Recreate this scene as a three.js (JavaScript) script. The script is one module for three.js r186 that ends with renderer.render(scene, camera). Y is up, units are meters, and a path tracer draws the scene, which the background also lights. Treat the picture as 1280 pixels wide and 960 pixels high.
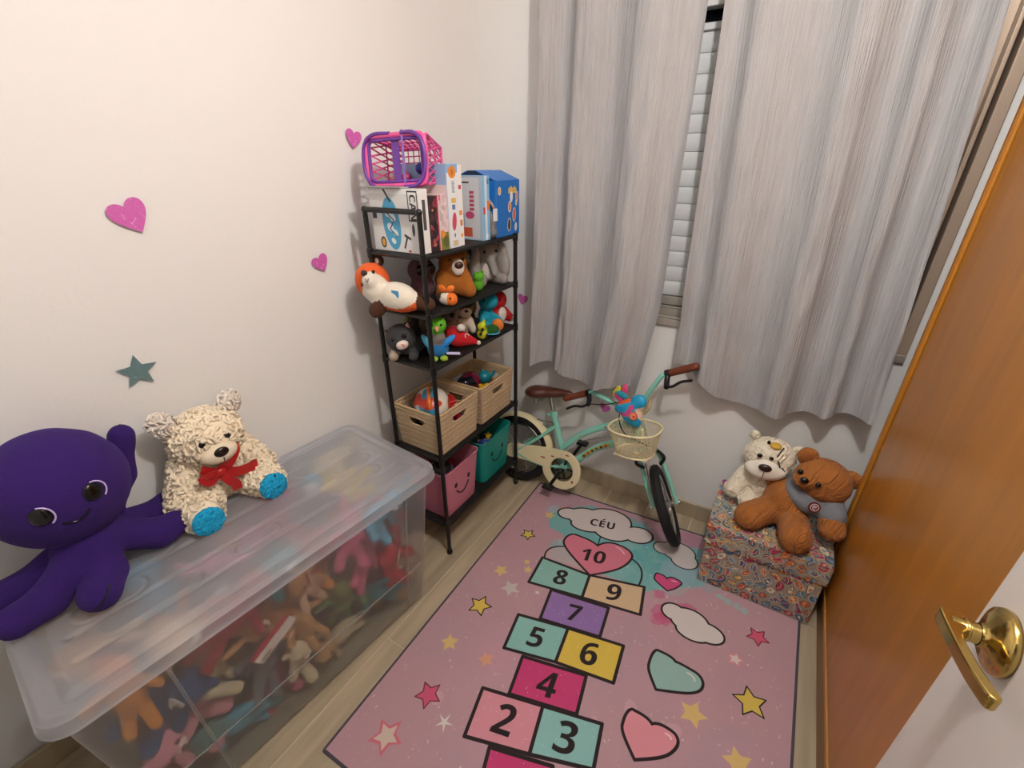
import * as THREE from 'three';
import { RoundedBoxGeometry } from 'three/addons/geometries/RoundedBoxGeometry.js';
import { mergeGeometries } from 'three/addons/utils/BufferGeometryUtils.js';
import { FontLoader } from 'three/addons/loaders/FontLoader.js';
import { TextGeometry } from 'three/addons/geometries/TextGeometry.js';

// ---------- camera, light, exposure (left wall near x = 0, window wall z = 0, floor y = 0; metres) ----------
const scene = new THREE.Scene();
scene.background = new THREE.Color(0x05060a);
const camera = new THREE.PerspectiveCamera(81.43, 1280 / 960, 0.02, 30);
camera.position.set(1.292, 1.52, 1.844);
camera.rotation.order = 'YXZ';
camera.rotation.set(-0.45757, 0.55336, -0.0061);
const renderer = new THREE.WebGLRenderer({ antialias: true });
renderer.toneMapping = THREE.LinearToneMapping;
renderer.toneMappingExposure = 1.0;
renderer.shadowMap.enabled = true;
const LAMP = new THREE.Vector3(1.36, 2.27, 1.27);
const bulbLight = new THREE.PointLight(new THREE.Color(1, 0.98, 0.957), 3.3, 0, 2);
bulbLight.position.copy(LAMP); bulbLight.castShadow = true; bulbLight.shadow.radius = 1.8;
bulbLight.name = 'ceiling_bulb_light'; scene.add(bulbLight);

// ---------- helpers ----------
function rng(seed) { let a = seed >>> 0; return () => { a = (a + 0x6D2B79F5) | 0; let t = Math.imul(a ^ (a >>> 15), 1 | a); t = (t + Math.imul(t ^ (t >>> 7), 61 | t)) ^ t; return ((t ^ (t >>> 14)) >>> 0) / 4294967296; }; }
const V = (x, y, z) => new THREE.Vector3(x, y, z);
const taken = {};
function numbered(n) { if (!(n in taken)) { taken[n] = 0; return n; } taken[n]++; return n + '_' + String(taken[n]).padStart(3, '0'); }
function mesh(name, geo, mat, parent) {
  const m = new THREE.Mesh(geo, mat); m.name = parent ? name : numbered(name);
  m.castShadow = m.receiveShadow = true; (parent || scene).add(m); return m;
}
function tag(o, label, category, group) { o.userData.label = label; o.userData.category = category; if (group) o.userData.group = group; return o; }
function thing(name, label, category, p = [0, 0, 0], rot = 0, group) {
  const g = new THREE.Group(); g.name = numbered(name); g.position.set(...p);
  if (Array.isArray(rot)) { g.rotation.order = 'YXZ'; g.rotation.set(...rot); } else g.rotation.y = rot;
  scene.add(g); return tag(g, label, category, group);
}
function struct(name, geo, mat, parent) { const m = mesh(name, geo, mat, parent); if (!parent) m.userData.kind = 'structure'; return m; }
const lin = (hex) => { const c = new THREE.Color(hex); return [c.r, c.g, c.b]; };
function mat(hex, o = {}) {
  const phys = o.clearcoat || o.sheen || o.transmission !== undefined;
  const m = new (phys ? THREE.MeshPhysicalMaterial : THREE.MeshStandardMaterial)({ color: hex, roughness: 0.6, metalness: 0, ...o });
  return m;
}
function bx(w, h, d, x = 0, y = 0, z = 0, r = 0.002) { const g = r > 0 ? new RoundedBoxGeometry(w, h, d, 2, Math.min(r, w / 2.01, h / 2.01, d / 2.01)) : new THREE.BoxGeometry(w, h, d); return g.translate(x, y, z); }
function merge(list) { return mergeGeometries(list.map((g) => { const n = g.index ? g.toNonIndexed() : g; for (const k of Object.keys(n.attributes)) if (!['position', 'normal', 'uv'].includes(k)) n.deleteAttribute(k); if (!n.attributes.uv) n.setAttribute('uv', new THREE.BufferAttribute(new Float32Array(n.attributes.position.count * 2), 2)); return n; })); }
function rod(a, b, r, r2 = r, seg = 10) {
  const A = V(...a), B = V(...b), d = B.clone().sub(A), l = d.length();
  const g = new THREE.CylinderGeometry(r2, r, l, seg); g.translate(0, l / 2, 0);
  g.applyQuaternion(new THREE.Quaternion().setFromUnitVectors(V(0, 1, 0), d.normalize())); return g.translate(...a);
}
function tube(pts, r, n = 40, seg = 8, closed = false) { return new THREE.TubeGeometry(new THREE.CatmullRomCurve3(pts.map((p) => V(...p)), closed), n, r, seg, closed); }
function ball(x, y, z, rx, ry = rx, rz = rx, s = 14) { const g = new THREE.SphereGeometry(1, s, Math.max(8, s - 4)); g.scale(rx, ry, rz); return g.translate(x, y, z); }
function lathe(pts, seg = 28) { return new THREE.LatheGeometry(pts.map((p) => new THREE.Vector2(...p)), seg); }
function boxMap(g, s = 1, ox = 0, oy = 0) {
  if (g.index) g = g.toNonIndexed();
  const p = g.attributes.position, n = p.count, uv = new Float32Array(n * 2); const a = V(), b = V(), c = V();
  for (let i = 0; i < n; i += 3) {
    a.fromBufferAttribute(p, i); b.fromBufferAttribute(p, i + 1); c.fromBufferAttribute(p, i + 2);
    const f = b.clone().sub(a).cross(c.clone().sub(a)); const ax = Math.abs(f.x), ay = Math.abs(f.y), az = Math.abs(f.z);
    [a, b, c].forEach((q, k) => { let u, v; if (ax >= ay && ax >= az) { u = q.z; v = q.y; } else if (ay >= az) { u = q.x; v = q.z; } else { u = q.x; v = q.y; } uv[(i + k) * 2] = u * s + ox; uv[(i + k) * 2 + 1] = v * s + oy; });
  }
  g.setAttribute('uv', new THREE.BufferAttribute(uv, 2)); return g;
}
// value noise in 3D and tiling 2D
function hash3(i, j, k) { let h = Math.imul(i, 374761393) + Math.imul(j, 668265263) + Math.imul(k, 1440662683); h = Math.imul(h ^ (h >>> 13), 1274126177); return ((h ^ (h >>> 16)) >>> 0) / 4294967296; }
const sm = (t) => t * t * (3 - 2 * t), mixf = (a, b, t) => a + (b - a) * t, clamp = (x, a, b) => Math.min(b, Math.max(a, x));
function noise3(x, y, z) {
  const i = Math.floor(x), j = Math.floor(y), k = Math.floor(z), u = sm(x - i), v = sm(y - j), w = sm(z - k);
  const L = (c) => mixf(mixf(hash3(i, j, k + c), hash3(i + 1, j, k + c), u), mixf(hash3(i, j + 1, k + c), hash3(i + 1, j + 1, k + c), u), v);
  return mixf(L(0), L(1), w);
}
function tile2(x, y, nx, ny, s) { const i = Math.floor(x), j = Math.floor(y), u = sm(x - i), v = sm(y - j), h = (a, b) => hash3(((a % nx) + nx) % nx, ((b % ny) + ny) % ny, s); return mixf(mixf(h(i, j), h(i + 1, j), u), mixf(h(i, j + 1), h(i + 1, j + 1), u), v); }
function dataTex(w, h, fn, rx = 1, ry = 1, srgb = false) {
  const d = new Uint8Array(w * h * 4);
  for (let y = 0; y < h; y++) for (let x = 0; x < w; x++) { const c = fn(x / w, y / h), o = (y * w + x) * 4; const a = Array.isArray(c) ? c : [c, c, c]; d[o] = clamp(a[0], 0, 1) * 255; d[o + 1] = clamp(a[1], 0, 1) * 255; d[o + 2] = clamp(a[2], 0, 1) * 255; d[o + 3] = 255; }
  const t = new THREE.DataTexture(d, w, h); t.wrapS = t.wrapT = THREE.RepeatWrapping; t.magFilter = THREE.LinearFilter; t.minFilter = THREE.LinearMipmapLinearFilter; t.generateMipmaps = true; t.repeat.set(rx, ry); if (srgb) t.colorSpace = THREE.SRGBColorSpace; t.needsUpdate = true; return t;
}
function canvasTex(w, h, draw) {
  const c = document.createElement('canvas'); c.width = w; c.height = h; const x = c.getContext('2d'); draw(x, w, h);
  const t = new THREE.CanvasTexture(c); t.colorSpace = THREE.SRGBColorSpace; t.wrapS = t.wrapT = THREE.RepeatWrapping; return t;
}
// ---------- soft bodies: smooth union of ellipsoids and tapered capsules, meshed with surface nets ----------
const E = (x, y, z, rx, ry, rz, col = 0, rot = null) => { const q = rot ? new THREE.Matrix3().setFromMatrix4(new THREE.Matrix4().makeRotationFromEuler(new THREE.Euler(...rot)).transpose()).elements : null; return { x, y, z, rx, ry, rz, col, q, bb: Math.max(rx, ry, rz), pts: [[x, y, z]] }; };
const K = (a, b, ra, rb, col = 0) => ({ a, b, ra, rb, col, cap: true, bb: Math.max(ra, rb), pts: [a, b] });
function dist(p, X, Y, Z) {
  if (p.cap) {
    const [ax, ay, az] = p.a, dx = p.b[0] - ax, dy = p.b[1] - ay, dz = p.b[2] - az, px = X - ax, py = Y - ay, pz = Z - az;
    const t = clamp((px * dx + py * dy + pz * dz) / (dx * dx + dy * dy + dz * dz), 0, 1);
    return Math.hypot(px - dx * t, py - dy * t, pz - dz * t) - mixf(p.ra, p.rb, t);
  }
  let x = X - p.x, y = Y - p.y, z = Z - p.z;
  if (p.q) { const e = p.q; const a = e[0] * x + e[3] * y + e[6] * z, b = e[1] * x + e[4] * y + e[7] * z, c = e[2] * x + e[5] * y + e[8] * z; x = a; y = b; z = c; }
  const k0 = Math.hypot(x / p.rx, y / p.ry, z / p.rz), k1 = Math.hypot(x / (p.rx * p.rx), y / (p.ry * p.ry), z / (p.rz * p.rz));
  return k1 < 1e-9 ? -Math.min(p.rx, p.ry, p.rz) : k0 * (k0 - 1) / k1;
}
function blob(prims, { k = 0.02, h = 0.008, cols = null, amp = 0, freq = 60, paint = null, ridge = false, uvs = 12 } = {}) {
  const lo = [1e9, 1e9, 1e9], hi = [-1e9, -1e9, -1e9], pad = 2.5 * h + amp + k * 0.4;
  for (const p of prims) for (const q of p.pts) for (let i = 0; i < 3; i++) { lo[i] = Math.min(lo[i], q[i] - p.bb - pad); hi[i] = Math.max(hi[i], q[i] + p.bb + pad); }
  const N = lo.map((l, i) => Math.ceil((hi[i] - l) / h) + 1), [nx, ny, nz] = N;
  const f = (x, y, z) => {
    let d = 1e9; for (const p of prims) { const e = dist(p, x, y, z); if (e < d + k && d < 1e8) { const t = clamp(0.5 + 0.5 * (d - e) / k, 0, 1); d = mixf(d, e, t) - k * t * (1 - t); } else if (e < d) d = e; }
    if (amp && Math.abs(d) < amp * 3 + h * 2) { let n = noise3(x * freq, y * freq, z * freq); if (ridge) n = Math.abs(n * 2 - 1); d -= (n - 0.5) * 2 * amp; }
    return d;
  };
  const g = new Float32Array(nx * ny * nz); let q = 0;
  for (let c = 0; c < nz; c++) for (let b = 0; b < ny; b++) for (let a = 0; a < nx; a++) g[q++] = f(lo[0] + a * h, lo[1] + b * h, lo[2] + c * h);
  const id = new Int32Array(nx * ny * nz).fill(-1), pos = [], idx = []; const at = (a, b, c) => (c * ny + b) * nx + a;
  const cor = [[0, 0, 0], [1, 0, 0], [0, 1, 0], [1, 1, 0], [0, 0, 1], [1, 0, 1], [0, 1, 1], [1, 1, 1]], ed = [[0, 1], [2, 3], [4, 5], [6, 7], [0, 2], [1, 3], [4, 6], [5, 7], [0, 4], [1, 5], [2, 6], [3, 7]];
  for (let c = 0; c < nz - 1; c++) for (let b = 0; b < ny - 1; b++) for (let a = 0; a < nx - 1; a++) {
    const v = cor.map((o) => g[at(a + o[0], b + o[1], c + o[2])]); let m = 0; for (let i = 0; i < 8; i++) if (v[i] < 0) m |= 1 << i; if (m === 0 || m === 255) continue;
    let sx = 0, sy = 0, sz = 0, n = 0;
    for (const [i, j] of ed) if ((v[i] < 0) !== (v[j] < 0)) { const t = v[i] / (v[i] - v[j]); sx += mixf(cor[i][0], cor[j][0], t); sy += mixf(cor[i][1], cor[j][1], t); sz += mixf(cor[i][2], cor[j][2], t); n++; }
    id[at(a, b, c)] = pos.length / 3; pos.push(lo[0] + (a + sx / n) * h, lo[1] + (b + sy / n) * h, lo[2] + (c + sz / n) * h);
  }
  const quad = (A, B, C, D, fl) => { if (A < 0 || B < 0 || C < 0 || D < 0) return; if (fl) idx.push(A, B, C, A, C, D); else idx.push(A, C, B, A, D, C); };
  for (let c = 1; c < nz - 1; c++) for (let b = 1; b < ny - 1; b++) for (let a = 1; a < nx - 1; a++) {
    const s = g[at(a, b, c)] < 0;
    if (s !== g[at(a + 1, b, c)] < 0) quad(id[at(a, b - 1, c - 1)], id[at(a, b, c - 1)], id[at(a, b, c)], id[at(a, b - 1, c)], s);
    if (s !== g[at(a, b + 1, c)] < 0) quad(id[at(a - 1, b, c - 1)], id[at(a - 1, b, c)], id[at(a, b, c)], id[at(a, b, c - 1)], s);
    if (s !== g[at(a, b, c + 1)] < 0) quad(id[at(a - 1, b - 1, c)], id[at(a, b - 1, c)], id[at(a, b, c)], id[at(a - 1, b, c)], s);
  }
  const n = pos.length / 3, nor = new Float32Array(n * 3), uv = new Float32Array(n * 2), cl = cols || paint ? new Float32Array(n * 3) : null, e = h * 0.5;
  for (let i = 0; i < n; i++) {
    const x = pos[i * 3], y = pos[i * 3 + 1], z = pos[i * 3 + 2];
    const a = f(x + e, y, z) - f(x - e, y, z), b = f(x, y + e, z) - f(x, y - e, z), c = f(x, y, z + e) - f(x, y, z - e), l = Math.hypot(a, b, c) || 1;
    nor[i * 3] = a / l; nor[i * 3 + 1] = b / l; nor[i * 3 + 2] = c / l; uv[i * 2] = (x + 0.6 * z) * uvs; uv[i * 2 + 1] = (y + 0.8 * z) * uvs;
    if (cl) { let w = 0, d = 1e9; for (const p of prims) { const t = dist(p, x, y, z); if (t < d) { d = t; w = p.col; } } let co = cols[w]; if (paint) co = paint(x, y, z, w, cols) || co; cl[i * 3] = co[0]; cl[i * 3 + 1] = co[1]; cl[i * 3 + 2] = co[2]; }
  }
  const G = new THREE.BufferGeometry(); G.setAttribute('position', new THREE.Float32BufferAttribute(pos, 3)); G.setAttribute('normal', new THREE.BufferAttribute(nor, 3)); G.setAttribute('uv', new THREE.BufferAttribute(uv, 2));
  if (cl) G.setAttribute('color', new THREE.BufferAttribute(cl, 3)); G.setIndex(idx); return G;
}
// closed loop of a rounded rectangle in the xz plane, counted anticlockwise from +x
function rrect(w, d, r, n = 6) { const o = []; r = Math.min(r, w / 2 - 1e-4, d / 2 - 1e-4); [[w / 2 - r, d / 2 - r, 0], [-w / 2 + r, d / 2 - r, 1], [-w / 2 + r, -d / 2 + r, 2], [w / 2 - r, -d / 2 + r, 3]].forEach(([cx, cz, q]) => { for (let i = 0; i <= n; i++) { const a = (q + i / n) * Math.PI / 2; o.push([cx + r * Math.cos(a), cz + r * Math.sin(a)]); } }); return o; }
function loft(rings, capFirst = false, capLast = false) { // rings: arrays of [x, y, z] of equal length
  const n = rings[0].length, pos = [], idx = [], uv = []; let per = 0;
  rings.forEach((r, j) => { per = 0; for (let i = 0; i <= n; i++) { const p = r[i % n]; if (i) { const q = r[i - 1]; per += Math.hypot(p[0] - q[0], p[2] - q[2]); } pos.push(...p); uv.push(per, p[1]); } });
  for (let j = 0; j < rings.length - 1; j++) for (let i = 0; i < n; i++) { const a = j * (n + 1) + i, b = a + 1, c = a + n + 1, d = c + 1; idx.push(a, c, b, b, c, d); }
  const cap = (r, f) => { const s = pos.length / 3; let cx = 0, cy = 0, cz = 0; r.forEach((p) => { cx += p[0] / n; cy += p[1] / n; cz += p[2] / n; }); pos.push(cx, cy, cz); uv.push(cx, cz); r.forEach((p) => { pos.push(...p); uv.push(p[0], p[2]); }); for (let i = 0; i < n; i++) { const a = s + 1 + i, b = s + 1 + (i + 1) % n; f ? idx.push(s, a, b) : idx.push(s, b, a); } };
  if (capFirst) cap(rings[0], true); if (capLast) cap(rings[rings.length - 1], false);
  const G = new THREE.BufferGeometry(); G.setAttribute('position', new THREE.Float32BufferAttribute(pos, 3)); G.setAttribute('uv', new THREE.Float32BufferAttribute(uv, 2)); G.setIndex(idx); G.computeVertexNormals(); return G;
}
const ring = (w, d, r, y, n = 6) => rrect(w, d, r, n).map(([x, z]) => [x, y, z]);
function heartShape(s) { const h = new THREE.Shape(); h.moveTo(0, -0.5 * s); h.bezierCurveTo(-0.2 * s, -0.3 * s, -0.5 * s, -0.05 * s, -0.5 * s, 0.2 * s); h.bezierCurveTo(-0.5 * s, 0.5 * s, -0.1 * s, 0.52 * s, 0, 0.25 * s); h.bezierCurveTo(0.1 * s, 0.52 * s, 0.5 * s, 0.5 * s, 0.5 * s, 0.2 * s); h.bezierCurveTo(0.5 * s, -0.05 * s, 0.2 * s, -0.3 * s, 0, -0.5 * s); return h; }
function starShape(r, q = 0.45) { const h = new THREE.Shape(); for (let i = 0; i < 10; i++) { const a = Math.PI / 2 + i * Math.PI / 5, d = i % 2 ? r * q : r; i ? h.lineTo(d * Math.cos(a), d * Math.sin(a)) : h.moveTo(d * Math.cos(a), d * Math.sin(a)); } h.closePath(); return h; }
function extr(shape, t, bevel = 0) { return new THREE.ExtrudeGeometry(shape, { depth: t, bevelEnabled: bevel > 0, bevelSize: bevel, bevelThickness: bevel, bevelSegments: 2, curveSegments: 14 }); }

// ---------- shared textures and materials ----------
const fuzz = dataTex(256, 256, (u, v) => 0.5 * tile2(u * 64, v * 64, 64, 64, 3) + 0.5 * tile2(u * 128, v * 128, 128, 128, 4));
const plaster = dataTex(512, 512, (u, v) => 0.45 * tile2(u * 24, v * 24, 24, 24, 7) + 0.35 * tile2(u * 80, v * 80, 80, 80, 8) + 0.2 * tile2(u * 200, v * 200, 200, 200, 9), 1.4, 1.4);
const crease = dataTex(256, 256, (u, v) => { const r = (n, s) => { const w = tile2(u * 5, v * 5, 5, 5, s + 3) * 1.2; return Math.abs(tile2(u * n + w, v * n - w, n, n, s) * 2 - 1); }; return 0.6 * Math.min(1, r(6, 90) * 2.2) + 0.4 * tile2(u * 40, v * 40, 40, 40, 92); });
const M = {
  wall: mat(0xe5e5e3, { roughness: 0.85, bumpMap: plaster, bumpScale: 0.0006 }),
  ceiling: mat(0xeeece8, { roughness: 0.9 }),
  black: mat(0x121212, { roughness: 0.4 }), shelf: mat(0x151414, { roughness: 0.55 }), blackPlastic: mat(0x0d0d0e, { roughness: 0.35 }),
  eye: mat(0x080808, { roughness: 0.08 }), nose: mat(0x2a1812, { roughness: 0.25 }), white: mat(0xf2f0ea, { roughness: 0.5 }),
  chrome: mat(0xc9c9c9, { metalness: 1, roughness: 0.2 }), alu: mat(0xb9b4ab, { metalness: 0.55, roughness: 0.35 }),
  brass: mat(0xc4aa66, { metalness: 1, roughness: 0.16 }),
};
const plushMat = (hex, o = {}) => mat(hex, { roughness: 0.95, sheen: 0.35, sheenRoughness: 0.6, sheenColor: new THREE.Color(hex).lerp(new THREE.Color(0xffffff), 0.3), bumpMap: fuzz, bumpScale: 0.0015, ...o });
const plushPaint = plushMat(0xffffff, { vertexColors: true, sheen: 0.15, sheenColor: new THREE.Color(0.6, 0.6, 0.6) });
const lay = (hex, o) => plushMat(hex, o);
// ---------- room ----------
const SK = 0.0875;                                     // the left wall runs slightly out of square
const wallX = (z) => -SK * z;
const skewWall = (() => { const s = new THREE.Shape(); s.moveTo(0, -0.15); s.lineTo(wallX(3.4), 3.4); s.lineTo(wallX(3.4) - 0.15, 3.4); s.lineTo(-0.15, -0.15); s.closePath(); const g = new THREE.ExtrudeGeometry(s, { depth: 2.5, bevelEnabled: false }); g.rotateX(Math.PI / 2); g.translate(0, 2.46, 0); return boxMap(g, 1); })();
struct('wall_left', skewWall, M.wall);
// back wall with the window opening x .50 .. 1.685, y .92 .. 2.12
const WX0 = 0.5, WX1 = 1.685, WY0 = 0.92, WY1 = 2.12;
struct('wall_back', boxMap(merge([bx(WX0 + 0.2, 2.5, 0.15, (WX0 - 0.2) / 2, 1.25, -0.075, 0), bx(2.4 - WX1, 2.5, 0.15, (2.4 + WX1) / 2, 1.25, -0.075, 0), bx(WX1 - WX0, WY0, 0.15, (WX0 + WX1) / 2, WY0 / 2, -0.075, 0), bx(WX1 - WX0, 2.5 - WY1, 0.15, (WX0 + WX1) / 2, (2.5 + WY1) / 2, -0.075, 0)])), M.wall);
struct('wall_right', boxMap(bx(0.12, 2.5, 3.5, 2.28, 1.25, 1.65, 0)), M.wall);
// wall behind the photographer, with the doorway, and the short hall beyond it
struct('wall_front', boxMap(merge([bx(1.05, 2.5, 0.1, 0.255, 1.25, 2.11, 0), bx(0.62, 2.5, 0.1, 1.93, 1.25, 2.11, 0), bx(0.84, 0.38, 0.1, 1.2, 2.31, 2.11, 0)])), M.wall);
struct('wall_hall', boxMap(bx(2.8, 2.5, 0.1, 1, 1.25, 3.4, 0)), M.wall);
struct('ceiling', boxMap(bx(2.9, 0.1, 3.7, 0.95, 2.48, 1.65, 0)), M.ceiling);
const floorTex = [0, 1, 2].map((s) => dataTex(256, 512, (u, v) => { const g = 0.5 * tile2(u * 40, v * 5, 40, 5, 20 + s) + 0.3 * tile2(u * 90, v * 10, 90, 10, 30 + s) + 0.2 * tile2(u * 8, v * 3, 8, 3, 40 + s), t = 0.86 + 0.2 * (g - 0.5) - 0.02 * s; return [0.80 * t, 0.73 * t, 0.615 * t]; }, 1, 1, true));
const floorMats = floorTex.map((t) => mat(0xffffff, { map: t, roughness: 0.42, bumpMap: plaster, bumpScale: 0.0002 }));
const floor = struct('floor', bx(2.9, 0.1, 3.8, 0.95, -0.053, 1.6, 0), mat(0xd2c6b0, { roughness: 0.9 }));
{ const R = rng(5); const L = 1.2, W = 0.2;
  for (let c = -3; c < 10; c++) { const x = 0.365 + (c - 2) * W, off = [0.365, -0.43, 0.0, -0.75][(c + 8) % 4];
    for (let z = off - L; z < 3.3; z += L) { const z0 = Math.max(z, 0), z1 = Math.min(z + L, 3.3); if (z1 - z0 < 0.05) continue; const g = bx(W - 0.0036, 0.008, z1 - z0 - 0.0025, x + W / 2, -0.0045, (z0 + z1) / 2, 0.0008); struct('floor_tile', boxMap(g, 1.0, R() * 3, R() * 3), floorMats[Math.floor(R() * 3)], floor); } } }
// porcelain skirting along the walls
const skirtMat = mat(0xffffff, { map: floorTex[0], roughness: 0.4 });
struct('baseboard_back', boxMap(bx(2.2, 0.082, 0.012, 1.1, 0.041, 0.006, 0.002), 0.8), skirtMat);
{ const b = struct('baseboard_left', boxMap(bx(0.012, 0.082, 2.02, 0, 0, 0, 0.002), 0.8), skirtMat); b.position.set(wallX(1.03) + 0.0068, 0.041, 1.03); b.rotation.y = -Math.atan(SK); }

// ---------- window with its closed roller shutter ----------
{ const w = new THREE.Group(); w.name = 'window_1'; w.userData.kind = 'structure'; scene.add(w);
  const shutter = mat(0xd4d6d6, { roughness: 0.42 }), xc = (WX0 + WX1) / 2, ww = WX1 - WX0;
  const frame = [];
  frame.push(bx(0.045, WY1 - WY0, 0.1, WX0 + 0.0225, (WY0 + WY1) / 2, -0.045, 0.003), bx(0.03, WY1 - WY0, 0.11, WX1 - 0.015, (WY0 + WY1) / 2, -0.043, 0.003), bx(0.012, WY1 - WY0, 0.1, WX1 - 0.045, (WY0 + WY1) / 2, -0.052, 0.003), bx(0.05, WY1 - WY0, 0.03, WX1 - 0.075, (WY0 + WY1) / 2, -0.05, 0.003), bx(ww, 0.05, 0.1, xc, WY1 - 0.025, -0.045, 0.003));
  struct('window_frame', merge(frame), mat(0xb7a491, { metalness: 0.35, roughness: 0.4 }), w); struct('dark_gap_strip', bx(0.045, WY1 - WY0 - 0.05, 0.02, WX1 - 0.122, (WY0 + WY1) / 2, -0.052, 0.002), mat(0x0c0b0b, { roughness: 0.8 }), w);  // near-black strip paints the shaded gap between shutter and jamb
  struct('sill_rail', merge([bx(ww, 0.028, 0.115, xc, WY0 + 0.014, -0.043, 0.003), bx(ww, 0.008, 0.012, xc, WY0 + 0.034, 0.004, 0.002)]), M.alu, w);
  struct('lower_track', merge([bx(ww, 0.034, 0.07, xc, WY0 + 0.048, -0.055, 0.003), bx(ww, 0.006, 0.012, xc, WY0 + 0.07, -0.022, 0.002)]), M.alu, w);
  struct('bottom_rail', bx(ww - 0.12, 0.036, 0.03, xc, WY0 + 0.09, -0.055, 0.003), M.alu, w);
  const sg = (() => { const s = new THREE.Shape(); s.moveTo(0, 0); s.bezierCurveTo(0.006, 0.012, 0.006, 0.046, 0, 0.0568); s.lineTo(-0.008, 0.0568); s.lineTo(-0.008, 0); s.closePath(); const g = new THREE.ExtrudeGeometry(s, { depth: ww - 0.2, bevelEnabled: false, curveSegments: 6 }); g.rotateY(-Math.PI / 2); g.computeBoundingBox(); g.translate(-(g.boundingBox.min.x + g.boundingBox.max.x) / 2, 0, 0); g.scale(1, 1, 1); return g; })();
  for (let i = 0; i < 15; i++) { const m = struct('slat', sg, shutter, w); m.position.set(xc - 0.045, WY0 + 0.112 + i * 0.0585, -0.045); }
  struct('top_rail', bx(ww - 0.12, 0.02, 0.03, xc, 1.918, -0.045, 0.003), shutter, w);
  struct('cross_bar', bx(ww - 0.12, 0.034, 0.05, xc, 1.985, -0.05, 0.004), mat(0xe2e1dd, { roughness: 0.4 }), w);
  struct('pane', bx(ww - 0.1, WY1 - WY0 - 0.08, 0.004, xc, (WY0 + WY1) / 2, -0.105, 0), mat(0x8899aa, { transmission: 1, thickness: 0, roughness: 0.05 }), w);
}

// ---------- wardrobe ----------
const woodTex = dataTex(512, 1024, (u, v) => { const w = tile2(u * 6, v * 2, 6, 2, 51) * 0.6, g = 0.4 * tile2(u * 60 + w * 3, v * 5, 60, 5, 52) + 0.35 * tile2(u * 14 + w * 4, v * 3, 14, 3, 53) + 0.25 * tile2(u * 150, v * 14, 150, 14, 54), t = 0.9 + 0.17 * (g - 0.5); return [0.78 * t, 0.5 * t, 0.125 * t]; }, 1, 1, true);
const wood = mat(0xffffff, { map: woodTex, roughness: 0.38, clearcoat: 0.35, clearcoatRoughness: 0.22 });
const woodEdge = mat(0xb98243, { roughness: 0.4 }), woodDark = mat(0x8d6d4a, { roughness: 0.5 });
{ const t = thing('wardrobe', 'tall orange-brown wooden wardrobe with smooth varnished doors beside the window', 'wardrobe', [1.66, 0, 0.19]);
  const L = 1.86;                                     // runs towards the door
  mesh('plinth', boxMap(bx(0.5, 0.1, L, 0.262, 0.05, L / 2, 0.002), 0.7), woodDark, t);
  for (const z of [0.011, L - 0.011]) mesh('side_panel', boxMap(bx(0.54, 2.26, 0.022, 0.27, 1.232, z, 0.004), 0.7), wood, t);
  mesh('bottom_board', boxMap(bx(0.535, 0.02, L - 0.044, 0.2725, 0.111, L / 2, 0.002), 0.7), woodEdge, t);
  mesh('top_board', boxMap(bx(0.54, 0.022, L - 0.044, 0.27, 2.351, L / 2, 0.002), 0.7), wood, t);
  mesh('back_board', bx(0.01, 2.22, L - 0.05, 0.53, 1.23, L / 2, 0), woodDark, t);
  mesh('edge_bead', boxMap(tube([[0.006, 0.13, 0.03], [0.006, 1.2, 0.03], [0.006, 2.33, 0.03]], 0.006, 4, 8), 0.7), wood, t);
  const d1 = mesh('door', boxMap(bx(0.02, 2.21, 1.1, 0.018, 1.23, 0.59, 0.003), 0.7), wood, t);
  mesh('knob', lathe([[0, 0.03], [0.014, 0.028], [0.016, 0.02], [0.008, 0.008], [0.01, 0]], 16).rotateZ(Math.PI / 2).translate(0.008, 1.05, 1.08), M.brass, d1);
  mesh('door', boxMap(bx(0.02, 2.21, 0.67, 0.018, 1.23, 1.48, 0.003), 0.7, 0.4), wood, t);
}

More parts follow.
